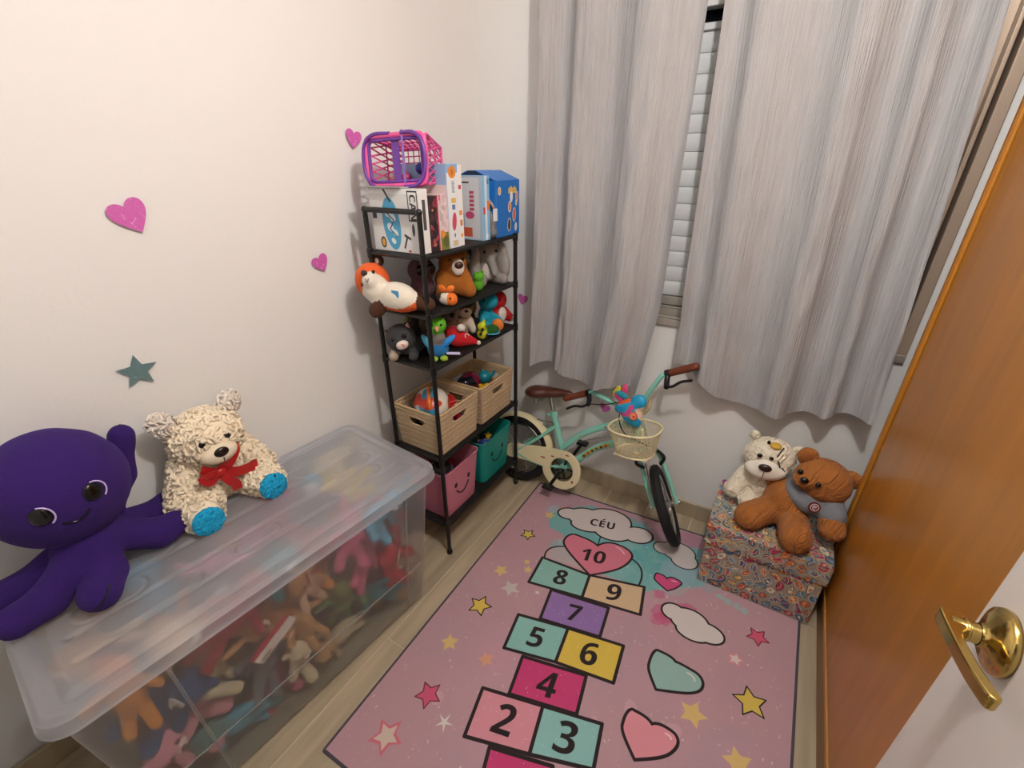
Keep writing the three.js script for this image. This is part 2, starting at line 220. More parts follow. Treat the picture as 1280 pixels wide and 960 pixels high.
// ---------- open white door with its brass lever ----------
{ const d = new THREE.Group(); d.name = 'door_1'; d.userData.kind = 'structure'; d.userData.label = 'open white painted door with a brass lever handle'; d.position.set(1.585, 0, 1.236); scene.add(d);
  const paint = mat(0xe4ddd8, { roughness: 0.38, bumpMap: plaster, bumpScale: 0.0004 });
  struct('door_leaf', boxMap(bx(0.035, 2.08, 0.81, 0.0175, 1.05, 0.405, 0.003)), paint, d);
  for (const y of [0.25, 1.05, 1.85]) struct('hinge', rod([0.0, y - 0.04, 0.812], [0.0, y + 0.04, 0.812], 0.006), M.brass, d);
  const h = new THREE.Group(); h.name = 'door_handle'; h.position.set(0, 1.047, 0.062); d.add(h);
  struct('rosette', lathe([[0, 0], [0.036, 0], [0.0375, 0.004], [0.036, 0.009], [0.027, 0.0135], [0.0145, 0.016], [0.0125, 0.022]], 40).rotateZ(Math.PI / 2), M.brass, h);
  struct('lever_neck', lathe([[0.0115, 0.012], [0.0115, 0.03], [0.0128, 0.031], [0.0128, 0.034], [0.0105, 0.035], [0.0105, 0.046], [0, 0.048]], 28).rotateZ(Math.PI / 2), M.brass, h);
  const s = new THREE.Shape(); s.moveTo(-0.046, -0.014); s.lineTo(-0.046, 0.012); s.bezierCurveTo(-0.05, 0.018, -0.055, 0.022, -0.054, 0.034); s.bezierCurveTo(-0.05, 0.065, -0.044, 0.09, -0.034, 0.117); s.bezierCurveTo(-0.031, 0.125, -0.04, 0.127, -0.043, 0.12); s.bezierCurveTo(-0.056, 0.085, -0.063, 0.04, -0.068, -0.01); s.bezierCurveTo(-0.07, -0.022, -0.058, -0.022, -0.046, -0.014);
  const lev = extr(s, 0.011, 0.0025).rotateX(Math.PI / 2).translate(0, 0.006, 0).scale(0.78, 1.15, 0.72);
  struct('lever', lev, M.brass, h);
}
// ---------- bare bulb on a ceiling rose ----------
{ const t = thing('ceiling_lamp', 'round white bulb hanging from a white ceiling socket', 'lamp', [LAMP.x, 2.43, LAMP.z]);
  mesh('rose', lathe([[0.0, 0], [0.05, 0], [0.05, -0.012], [0.02, -0.03], [0.02, -0.07], [0, -0.07]], 28), M.white, t);
  mesh('bulb', lathe([[0.013, -0.07], [0.016, -0.1], [0.04, -0.135], [0.046, -0.16], [0.04, -0.188], [0.022, -0.204], [0, -0.208]], 28), mat(0xffffff, { emissive: new THREE.Color(1, 0.98, 0.957), emissiveIntensity: 4, roughness: 0.4 }), t);
}

// ---------- curtains ----------
const clothMap = dataTex(512, 512, (u, v) => { const s = 0.5 * tile2(u * 170, v * 5, 170, 5, 61) + 0.3 * tile2(u * 90, v * 14, 90, 14, 62) + 0.2 * tile2(u * 14, v * 4, 14, 4, 63), slub = tile2(u * 200, v * 24, 200, 24, 64) > 0.93 ? 0.07 : 0, t = 0.74 + 0.10 * (s - 0.5) + slub * 0.7; return [t, t, t * 1.005]; }, 1, 1, true);
const clothBump = dataTex(512, 512, (u, v) => 0.5 * tile2(u * 160, v * 8, 160, 8, 65) + 0.3 * tile2(u * 20, v * 20, 20, 20, 66) + 0.2 * tile2(u * 60, v * 50, 60, 50, 67));
const cloth = mat(0xebebec, { map: clothMap, roughness: 0.95, bumpMap: clothBump, bumpScale: 0.003, transmission: 0.12, thickness: 0 });
function curtain(label, xl, xr, hem, folds, phase, z0, seed) {
  const top = 2.2, t = thing('curtain', label, 'curtain', [0, 0, 0], 0, 'grey curtains over the window');
  const surf = (s, v) => { // s across, v from the top down
    const y = mixf(top, hem(s), v), x0 = xl(v), x1 = xr(v), w = x1 - x0;
    const a = folds(s) * Math.PI * 2 + phase, dep = 0.55 + 0.45 * v, wr = (noise3(s * 14, v * 9 + 3, seed) - 0.5) * 0.016 * (0.25 + v) + (noise3(s * 40, v * 26, seed + 9) - 0.5) * 0.004 * v;
    const q0 = Math.sin(a), f = Math.sign(q0) * Math.pow(Math.abs(q0), 0.8) + 0.2 * Math.sin(2 * a + 0.7 + v) + 0.25 * Math.sin(0.5 * a + 1.3);
    return [x0 + w * s + 0.012 * Math.cos(a) * dep, y, z0 + 0.036 * f * dep + wr];
  };
  const grid = (v0, v1, nu, nv, off) => { const pos = [], uv = [], idx = []; for (let j = 0; j <= nv; j++) for (let i = 0; i <= nu; i++) { const s = i / nu, v = mixf(v0, v1, j / nv), p = surf(s, v); pos.push(p[0], p[1], p[2] + off); uv.push(s * 1.9, p[1] * 1.2); } for (let j = 0; j < nv; j++) for (let i = 0; i < nu; i++) { const a = j * (nu + 1) + i, b = a + nu + 1; idx.push(a, b, a + 1, a + 1, b, b + 1); } const G = new THREE.BufferGeometry(); G.setAttribute('position', new THREE.Float32BufferAttribute(pos, 3)); G.setAttribute('uv', new THREE.Float32BufferAttribute(uv, 2)); G.setIndex(idx); G.computeVertexNormals(); return G; };
  mesh('cloth', grid(0, 1, 220, 110, 0), cloth, t);
  mesh('hem', grid(0.968, 1.0, 220, 4, 0.0022), cloth, t);
  return t;
}
curtain('grey striped curtain beside the toy rack with its hem above the bicycle saddle', (v) => mixf(0.352, 0.335, v), (v) => v < 0.75 ? mixf(0.9, 0.885, v / 0.75) : mixf(0.885, 0.83, (v - 0.75) / 0.25), (s) => 0.655 - 0.055 * s + 0.025 * Math.sin(s * 9), (s) => 3.0 * s + 0.22 * Math.sin(s * 5), 0.9, 0.105, 3);
curtain('grey striped curtain beside the wardrobe hanging above the teddy bears', (v) => mixf(0.95, 0.99, v), (v) => v < 0.12 ? 1.575 : v < 0.5 ? mixf(1.575, 1.61, (v - 0.12) / 0.38) : mixf(1.61, 1.645, (v - 0.5) / 0.5), (s) => (s < 0.36 ? mixf(0.79, 0.665, s / 0.36) : mixf(0.665, 0.735, (s - 0.36) / 0.64)) - 0.02 * Math.exp(-Math.pow((s - 0.62) / 0.12, 2)), (s) => 3.7 * s + 0.25 * Math.sin(s * 6 + 1), 2.2, 0.09, 8);
{ const r = thing('curtain_rod', 'slim metal curtain rod above the window', 'rod', [1.0, 2.205, 0.105]);
  mesh('pole', rod([-0.72, 0, 0], [0.66, 0, 0], 0.011, 0.011, 14), M.chrome, r);
  for (const x of [-0.68, 0.63]) mesh('bracket', merge([bx(0.02, 0.05, 0.008, x, -0.01, -0.101, 0.002), rod([x, -0.012, -0.1], [x, -0.012, 0.004], 0.006)]), M.chrome, r);
}
// ---------- wall stickers ----------
const glitter = (hex, seed) => { const R = rng(seed); return canvasTex(256, 256, (c) => { c.fillStyle = hex; c.fillRect(0, 0, 256, 256); for (let i = 0; i < 900; i++) { c.fillStyle = ['rgba(255,255,255,.28)', 'rgba(80,20,80,.12)', 'rgba(255,220,245,.35)'][i % 3]; c.fillRect(R() * 256, R() * 256, 1 + R() * 2.5, 1 + R() * 2); } c.strokeStyle = 'rgba(255,255,255,.55)'; for (let i = 0; i < 22; i++) { c.lineWidth = 1 + R() * 1.5; c.beginPath(); const x = R() * 256, y = R() * 256; c.moveTo(x, y); c.quadraticCurveTo(x + R() * 60 - 30, y + R() * 60 - 30, x + R() * 70 - 35, y + R() * 70 - 35); c.stroke(); } }); };
const stickPink = mat(0xffffff, { map: glitter('#c95fae', 4), roughness: 0.5 }), stickStar = mat(0xffffff, { map: glitter('#5f7d80', 6), roughness: 0.5 });
function sticker(name, shape, m, label, cat, p, wall, spin, group) { const g = extr(shape, 0.0008); g.rotateZ(spin); const q = g.attributes.position, u = new Float32Array(q.count * 2); for (let i = 0; i < q.count; i++) { u[2 * i] = q.getX(i) * 9 + 0.5; u[2 * i + 1] = q.getY(i) * 9 + 0.5; } g.setAttribute('uv', new THREE.BufferAttribute(u, 2)); const o = mesh(name, g, m); o.position.set(...p); if (wall === 'left') o.rotation.y = Math.PI / 2 - Math.atan(SK); tag(o, label, cat, group); return o; }
const onLeft = (y, z) => [wallX(z) + 0.0004, y, z];
sticker('heart_sticker', heartShape(0.082), stickPink, 'largest glittery pink heart sticker on the wall above the star sticker', 'sticker', onLeft(1.411, 1.341), 'left', 0.32, 'heart stickers');
sticker('heart_sticker', heartShape(0.06), stickPink, 'pink heart sticker on the wall beside the rack at shelf height', 'sticker', onLeft(1.221, 0.866), 'left', 0.35, 'heart stickers');
sticker('heart_sticker', heartShape(0.06), stickPink, 'pink heart sticker touching the corner of the pink toy basket', 'sticker', onLeft(1.6, 0.664), 'left', -0.25, 'heart stickers');
sticker('star_sticker', starShape(0.047), stickStar, 'grey-green star sticker on the wall above the white teddy bear', 'sticker', onLeft(1.03, 1.445), 'left', -0.06);
sticker('heart_sticker', heartShape(0.056), stickPink, 'pink heart sticker between the black rack and the curtain', 'sticker', [0.217, 0.928, 0.0004], 'back', -0.2, 'heart stickers');
sticker('heart_sticker', heartShape(0.052), stickPink, 'pink heart sticker under the curtain behind the brake lever', 'sticker', [0.682, 0.455, 0.0004], 'back', -0.25, 'heart stickers');
sticker('heart_sticker', heartShape(0.045), stickPink, 'pink heart sticker half hidden by the cream bear with stitches', 'sticker', [1.272, 0.24, 0.0004], 'back', -0.2, 'heart stickers');
{ const o = thing('wall_hook', 'small round brownish hook plate low on the wall above the cream bear', 'hook', [1.335, 0.36, 0.0]);
  mesh('plate', lathe([[0, 0], [0.018, 0], [0.02, 0.002], [0.017, 0.004], [0, 0.005]], 24).rotateX(Math.PI / 2), mat(0xb5a68d, { roughness: 0.6 }), o); mesh('peg', lathe([[0, 0.016], [0.007, 0.014], [0.005, 0.004], [0, 0.004]], 14).rotateX(Math.PI / 2), mat(0x8a6f4c, { roughness: 0.5 }), o); }
// ---------- hopscotch rug ----------
const rugArt = canvasTex(1200, 1440, (c, W, H) => {
  const R = rng(77);
  c.fillStyle = '#c29ea6'; c.fillRect(0, 0, W, H);
  const poly = (p) => { c.beginPath(); p.forEach(([x, y], i) => i ? c.lineTo(x, y) : c.moveTo(x, y)); c.closePath(); };
  const spot = (x, y, r, col, n = 9) => { c.fillStyle = col; c.beginPath(); for (let i = 0; i <= n; i++) { const a = i / n * 6.283, d = r * (0.7 + 0.5 * R()); i ? c.lineTo(x + d * Math.cos(a), y + d * Math.sin(a)) : c.moveTo(x + d * Math.cos(a), y + d * Math.sin(a)); } c.closePath(); c.fill(); };
  // watercolour patches in the printed background
  for (let i = 0; i < 90; i++) spot(R() * W, R() * H, 40 + R() * 120, ['rgba(205,150,170,.10)', 'rgba(175,150,175,.10)', 'rgba(200,170,175,.12)'][i % 3], 12);
  c.fillStyle = '#7fbcbb'; poly([[143, 200], [210, 110], [301, 41], [430, 70], [540, 60], [700, 70], [833, 98], [905, 170], [865, 290], [760, 360], [654, 441], [600, 420], [260, 440], [300, 300], [180, 280]]); c.fill();
  for (let i = 0; i < 26; i++) spot(230 + R() * 520, 90 + R() * 300, 30 + R() * 60, ['rgba(90,175,175,.35)', 'rgba(150,205,205,.3)', 'rgba(110,185,190,.35)'][i % 3]);
  for (let i = 0; i < 10; i++) spot(700 + R() * 180, 120 + R() * 170, 40 + R() * 50, 'rgba(150,185,195,.4)');
  for (let i = 0; i < 9; i++) spot(700 + R() * 160, 400 + R() * 130, 22 + R() * 34, 'rgba(205,90,130,.5)');
  spot(640, 90, 50, 'rgba(190,140,160,.8)'); spot(760, 60, 60, 'rgba(190,140,160,.8)'); spot(860, 110, 40, 'rgba(190,140,160,.8)');
  for (let i = 0; i < 4; i++) spot(930 + i * 30, 312 + i * 8, 16, 'rgba(150,205,205,.6)');
  spot(150, 160, 30, 'rgba(165,190,205,.8)'); spot(190, 130, 16, 'rgba(225,180,120,.7)'); spot(210, 100, 18, 'rgba(190,140,170,.8)');
  for (let i = 0; i < 8; i++) spot(150 + R() * 900, 500 + R() * 800, 12 + R() * 14, 'rgba(235,190,200,.35)');
  for (let i = 0; i < 1500; i++) { c.fillStyle = `rgba(255,245,245,${0.2 + R() * 0.5})`; const s = 1 + R() * R() * 5; c.fillRect(R() * W, R() * H, s, s * (0.6 + R() * 0.6)); }
  c.strokeStyle = 'rgba(255,250,250,.6)'; for (let i = 0; i < 160; i++) { c.lineWidth = 1 + R() * 2; const x = R() * W, y = R() * H, a = R() * 6; c.beginPath(); c.moveTo(x, y); c.lineTo(x + 9 * Math.cos(a), y + 9 * Math.sin(a)); c.stroke(); }
  const line = '#2a2022';
  const star = (x, y, r, fill, edge, rot = 0, q = 0.5) => { c.beginPath(); for (let i = 0; i < 10; i++) { const a = rot - 1.57 + i * 0.628, d = i % 2 ? r * q : r; i ? c.lineTo(x + d * Math.cos(a), y + d * Math.sin(a)) : c.moveTo(x + d * Math.cos(a), y + d * Math.sin(a)); } c.closePath(); c.fillStyle = fill; c.fill(); if (edge) { c.strokeStyle = edge; c.lineWidth = 4; c.lineJoin = 'round'; c.stroke(); } };
  [[118, 372], [133, 802], [1079, 686]].forEach(([x, y], i) => star(x, y, [34, 46, 52][i], '#dfc75c', line, 0.2 + i));
  [[150, 205, 28], [122, 984, 34], [929, 808, 44], [1068, 880, 44], [116, 614, 32], [213, 555, 20], [190, 520, 16]].forEach(([x, y, r], i) => star(x, y, r, 'rgba(232,205,120,.85)', null, i * 0.7));
  star(272, 973, 30, 'rgba(232,170,130,.8)', null, 0.5);
  star(172, 1164, 44, '#d95f80', '#7a3a48', 0.3); star(1075, 429, 38, '#e0627f', '#7a3a48', 0.5);
  star(138, 1321, 56, 'rgba(220,110,130,.8)', null, 0.2); star(138, 1321, 40, '#dccabb', null, 0.25); star(1018, 557, 34, 'rgba(228,150,160,.7)', null, 0); star(1018, 557, 22, '#e6d6d0', null, 0.1);
  star(268, 1205, 30, '#e4e0dc', null, 0.1, 0.25); star(196, 673, 40, '#ccc6c2', null, 0.4, 0.5); star(300, 640, 14, '#e0dcd8', null, 0, 0.3);
  // arcs that tie the heart to the two squares
  c.strokeStyle = line; c.lineWidth = 7; c.fillStyle = 'rgba(205,180,180,.8)';
  c.beginPath(); c.moveTo(245, 460); c.quadraticCurveTo(225, 400, 300, 362); c.lineTo(440, 440); c.closePath(); c.fill();
  c.beginPath(); c.moveTo(245, 462); c.quadraticCurveTo(215, 392, 300, 358); c.stroke(); c.beginPath(); c.moveTo(640, 415); c.quadraticCurveTo(650, 300, 560, 285); c.stroke();
  c.lineWidth = 5; c.beginPath(); c.moveTo(412, 225); c.lineTo(420, 285); c.stroke();
  const sq = (p, fill) => { poly(p); c.fillStyle = fill; c.fill(); c.save(); c.clip(); for (let i = 0; i < 60; i++) { c.fillStyle = `rgba(255,255,255,${0.15 + 0.4 * R()})`; c.fillRect(p[0][0] + (R() * 1.3 - 0.1) * 230, p[1][1] + R() * 200, 3, 3); } c.restore(); c.strokeStyle = line; c.lineWidth = 11; c.lineJoin = 'round'; poly(p); c.stroke(); };
  sq([[427, 1193], [612, 1145], [660, 1290], [470, 1340]], '#d0457f');
  sq([[237, 465], [450, 458], [464, 575], [246, 611]], '#8fc6bb'); sq([[450, 458], [662, 408], [685, 542], [464, 575]], '#dcc39c');
  sq([[343, 601], [571, 571], [585, 702], [363, 740]], '#9a7bb8'); sq([[283, 764], [471, 726], [486, 865], [304, 907]], '#8fc9c0'); sq([[471, 726], [670, 694], [683, 837], [486, 865]], '#e3c955');
  sq([[377, 902], [596, 857], [616, 985], [400, 1034]], '#d0457f'); sq([[315, 1060], [513, 1014], [539, 1152], [345, 1206]], '#e09aa8'); sq([[513, 1014], [695, 972], [716, 1096], [539, 1152]], '#93cbc6');
  const num = (s, x, y, size, sk = -0.22) => { c.save(); c.translate(x, y); c.transform(1, sk, 0.12, 1, 0, 0); c.fillStyle = line; c.font = `bold ${size}px sans-serif`; c.textAlign = 'center'; c.textBaseline = 'middle'; c.fillText(s, 0, 0); c.restore(); };
  const heart = (p, fill, lw = 9) => { const [L, tip, Rr, tl, tr, notch] = p; c.beginPath(); c.moveTo(...tip); c.bezierCurveTo(mixf(tip[0], L[0], 0.6), mixf(tip[1], L[1], 0.45), L[0], mixf(L[1], tip[1], 0.25), ...L); c.bezierCurveTo(L[0] - 4, mixf(L[1], tl[1], 0.8), tl[0] - 10, tl[1] - 4, ...tl); c.quadraticCurveTo(mixf(tl[0], notch[0], 0.75), tl[1] - 2, ...notch); c.quadraticCurveTo(mixf(notch[0], tr[0], 0.3), tr[1] - 6, ...tr); c.bezierCurveTo(mixf(tr[0], Rr[0], 0.8), tr[1] + 2, Rr[0] + 6, mixf(tr[1], Rr[1], 0.5), ...Rr); c.bezierCurveTo(Rr[0] - 10, mixf(Rr[1], tip[1], 0.45), mixf(tip[0], Rr[0], 0.45), mixf(tip[1], Rr[1], 0.3), ...tip); c.closePath(); c.fillStyle = fill; c.fill(); c.strokeStyle = line; c.lineWidth = lw; c.stroke(); c.strokeStyle = 'rgba(255,235,235,.75)'; c.lineWidth = 5; c.beginPath(); c.moveTo(mixf(Rr[0], tr[0], 0.3) - 12, mixf(Rr[1], tr[1], 0.3)); c.quadraticCurveTo(tr[0] + 10, tr[1] + 16, tr[0] - 14, tr[1] + 16); c.stroke(); };
  heart([[277, 325], [450, 458], [572, 295], [312, 268], [505, 236], [420, 285]], '#df8498');
  heart([[684, 342], [746, 383], [786, 327], [696, 312], [762, 306], [730, 322]], '#d8568a', 6);
  heart([[766, 717], [810, 790], [938, 716], [784, 652], [899, 668], [843, 664]], '#9cc4bb'); heart([[749, 942], [810, 1016], [907, 925], [768, 886], [882, 888], [827, 898]], '#e59ba6');
  num('8', 350, 525, 105); num('9', 565, 492, 112); num('7', 465, 655, 100); num('5', 385, 815, 110); num('6', 575, 780, 118); num('4', 497, 945, 118); num('2', 427, 1108, 125); num('3', 615, 1060, 125); num('10', 425, 352, 98);
  const cloud = (b, fill, lw) => { c.beginPath(); b.forEach(([x, y, rx, ry, a]) => { c.moveTo(x + rx, y); c.ellipse(x, y, rx, ry, a || 0, 0, 6.283); }); c.strokeStyle = line; c.lineWidth = lw * 2; c.stroke(); c.fillStyle = fill; c.fill(); };
  cloud([[225, 150, 48, 36, -0.3], [300, 135, 78, 58, -0.3], [405, 110, 105, 80, -0.2], [330, 185, 70, 38, -0.2], [450, 170, 80, 52, -0.2], [555, 135, 62, 48, -0.3]], '#d9d3cf', 8);
  cloud([[672, 160, 36, 32], [735, 150, 70, 52], [770, 190, 52, 44]], '#d5d0cc', 5);
  cloud([[790, 468, 40, 34], [850, 480, 66, 50], [915, 500, 56, 38], [870, 520, 56, 34]], '#dcd8d4', 7);
  c.save(); c.translate(392, 142); c.transform(1, -0.2, 0.15, 1, 0, 0); c.fillStyle = line; c.font = 'bold 62px sans-serif'; c.textAlign = 'center'; c.textBaseline = 'middle'; c.fillText('C\u00c9U', 0, 0); c.restore();
});
{ const TL = [0.424, 0.160], TR = [1.62, 0.085], BR = [1.607, 1.50], BL = [0.46, 1.545], n = 12, pos = [], uv = [], idx = [];
  const P = (u, v) => [0, 1].map((i) => TL[i] * (1 - u) * (1 - v) + TR[i] * u * (1 - v) + BR[i] * u * v + BL[i] * (1 - u) * v);
  for (let j = 0; j <= n; j++) for (let i = 0; i <= n; i++) { const [x, z] = P(i / n, j / n); pos.push(x, 0.004, z); uv.push(i / n, 1 - j / n); }
  for (let j = 0; j < n; j++) for (let i = 0; i < n; i++) { const a = j * (n + 1) + i, b = a + n + 1; idx.push(a, b, a + 1, a + 1, b, b + 1); }
  // underside and edge of the pile
  const G = new THREE.BufferGeometry(); const m0 = pos.length / 3; for (const [x, z] of [TL, BL, BR, TR]) { pos.push(x, 0.004, z, x, 0.0003, z); uv.push(0, 0, 0, 0); } for (let k = 0; k < 4; k++) { const a = m0 + 2 * k, b = m0 + 2 * ((k + 1) % 4); idx.push(a, a + 1, b, b, a + 1, b + 1); } idx.push(m0 + 1, m0 + 5, m0 + 3, m0 + 1, m0 + 7, m0 + 5);
  G.setAttribute('position', new THREE.Float32BufferAttribute(pos, 3)); G.setAttribute('uv', new THREE.Float32BufferAttribute(uv, 2)); G.setIndex(idx); G.computeVertexNormals();
  const t = thing('hopscotch_rug', 'pink hopscotch play rug with numbered squares, hearts and clouds on the floor', 'rug');
  const pile = fuzz.clone(); pile.repeat.set(14, 17); pile.needsUpdate = true;
  mesh('pile', G, mat(0xeee9ea, { map: rugArt, roughness: 0.95, bumpMap: pile, bumpScale: 0.0008 }), t);
  const pts = []; for (const [a, b] of [[TL, TR], [TR, BR], [BR, BL], [BL, TL]]) for (let i = 0; i < 8; i++) pts.push([mixf(a[0], b[0], i / 8 + 0.01), 0.0035, mixf(a[1], b[1], i / 8 + 0.01)]);
  mesh('binding', merge([[TL, TR], [TR, BR], [BR, BL], [BL, TL]].map(([a, b]) => rod([a[0], 0.0032, a[1]], [b[0], 0.0032, b[1]], 0.0045, 0.0045, 8))).scale(1, 0.85, 1), mat(0x4a4550, { roughness: 0.9 }), t);
}
// ---------- large clear storage bin with its lid ----------
const BIN = { y: 0.61, w: 0.49, l: 1.0, yaw: -0.0873 };
const binG = thing('storage_bin', 'large frosted clear plastic storage bin full of soft toys', 'storage bin', [0, 0, 0], BIN.yaw);
// far right top corner of the lid stands at x .43, z .925
{ const c = Math.cos(BIN.yaw), s = Math.sin(BIN.yaw), lx = BIN.w / 2, lz = -BIN.l / 2; binG.position.set(0.431 - (c * lx + s * lz), 0, 0.925 - (-s * lx + c * lz)); }
const binToWorld = (x, y, z) => { const c = Math.cos(BIN.yaw), s = Math.sin(BIN.yaw); return [binG.position.x + c * x + s * z, y, binG.position.z - s * x + c * z]; };
const ppWall = mat(0xeef0f0, { roughness: 0.4, transmission: 0.93, thickness: 0, specularIntensity: 0.8 });
const ppLid = mat(0xe6e9f0, { roughness: 0.52, transmission: 0.78, thickness: 0 });
{ const w = BIN.w, l = BIN.l, lerpR = (a) => ring(mixf(w - 0.13, w - 0.035, a), mixf(l - 0.13, l - 0.035, a), mixf(0.035, 0.05, a), mixf(0.012, 0.575, a), 8);
  const rings = [ring(w - 0.16, l - 0.16, 0.03, 0.004, 8), lerpR(0), lerpR(0.12), lerpR(0.3), lerpR(0.5), lerpR(0.7), lerpR(0.86), lerpR(0.97)];
  const top = ring(w - 0.03, l - 0.03, 0.05, 0.565, 8), out = ring(w - 0.012, l - 0.012, 0.055, 0.567, 8), dn = ring(w - 0.012, l - 0.012, 0.055, 0.556, 8);
  mesh('body', loft([...rings, top, out, dn], true).rotateY(0), ppWall, binG);
  const ribs = []; // raised upright ribs near the corners, two on each long side
  for (const sx of [-1, 1]) for (const z of [-0.36, 0.31]) { const pts = [0, 0.35, 0.7, 1].map((a) => [sx * (mixf(w - 0.13, w - 0.035, a) / 2 + 0.001), mixf(0.02, 0.545, a), z * mixf(0.94, 1, a)]); ribs.push(pts); }
  for (const r of ribs) mesh('rib', tube(r, 0.0035, 14, 8), ppWall, binG);
  const hb = tube([[w / 2 - 0.045, 0.2, -0.42], [w / 2 - 0.0455, 0.2, 0], [w / 2 - 0.045, 0.2, 0.42]], 0.0025, 8, 6); mesh('rib', hb, ppWall, binG);
  // lid: a heightfield with long grooves and rounded end panels, and a skirt
  const L = new THREE.Group(); L.name = 'lid'; binG.add(L);
  const sdR = (x, z, hw, hl, r) => { const a = Math.abs(x) - hw + r, b = Math.abs(z) - hl + r; return Math.min(Math.max(a, b), 0) + Math.hypot(Math.max(a, 0), Math.max(b, 0)) - r; };
  const bump = (d, wd) => Math.exp(-(d * d) / (wd * wd));
  const hgt = (x, z) => {
    let h = 0; const o = sdR(x, z, w / 2, l / 2, 0.055);
    h -= 0.009 * sm(clamp((o + 0.012) / 0.012, 0, 1)); h -= 0.006 * bump(o + 0.04, 0.007); h += 0.002 * bump(o + 0.026, 0.006);
    h += 0.004 * sm(clamp((-o - 0.05) / 0.012, 0, 1));
    const inner = sm(clamp((-o - 0.075) / 0.012, 0, 1)), en = Math.abs(z) < l / 2 - 0.09 ? 1 : 0;
    for (const gx of [-0.125, -0.045, 0.045, 0.125]) h -= 0.006 * inner * bump(x - gx, 0.0075);
    for (const [cx, cz, a, b] of [[0.085, 0.27, 0.03, 0.1], [0.085, -0.28, 0.03, 0.1], [-0.085, 0.27, 0.03, 0.1], [-0.085, -0.28, 0.03, 0.1], [0.085, 0, 0.028, 0.09], [0, 0.33, 0.033, 0.07], [0, -0.33, 0.033, 0.07], [0.085, 0.03, 0.02, 0.06]]) h -= 0.0035 * bump(sdR(x - cx, z - cz, a, b, a * 0.95), 0.0045);
    return h;
  };
  const loop = rrect(1, 1, 0.0), nu = 150, nv = 300, pos = [], uv = [], idx = [];
  for (let j = 0; j <= nv; j++) for (let i = 0; i <= nu; i++) { let x = (i / nu - 0.5) * w, z = (j / nv - 0.5) * l; const r = 0.055, ax = Math.abs(x) - w / 2 + r, az = Math.abs(z) - l / 2 + r; if (ax > 0 && az > 0) { const m = Math.max(ax, az), d = Math.hypot(ax, az); const f = m / d; x = Math.sign(x) * (w / 2 - r + ax * f); z = Math.sign(z) * (l / 2 - r + az * f); } pos.push(x, BIN.y + hgt(x, z), z); uv.push(x, z); }
  for (let j = 0; j < nv; j++) for (let i = 0; i < nu; i++) { const a = j * (nu + 1) + i, b = a + nu + 1; idx.push(a, b, a + 1, a + 1, b, b + 1); }
  const G = new THREE.BufferGeometry(); G.setAttribute('position', new THREE.Float32BufferAttribute(pos, 3)); G.setAttribute('uv', new THREE.Float32BufferAttribute(uv, 2)); G.setIndex(idx); G.computeVertexNormals();
  mesh('lid_top', G, ppLid, L);
  mesh('lid_skirt', loft([ring(w, l, 0.055, BIN.y - 0.0088, 10), ring(w + 0.003, l + 0.003, 0.056, BIN.y - 0.013, 10), ring(w + 0.004, l + 0.004, 0.057, BIN.y - 0.034, 10), ring(w + 0.012, l + 0.012, 0.06, BIN.y - 0.037, 10), ring(w + 0.012, l + 0.012, 0.06, BIN.y - 0.04, 10)].reverse()), ppLid, L);
}
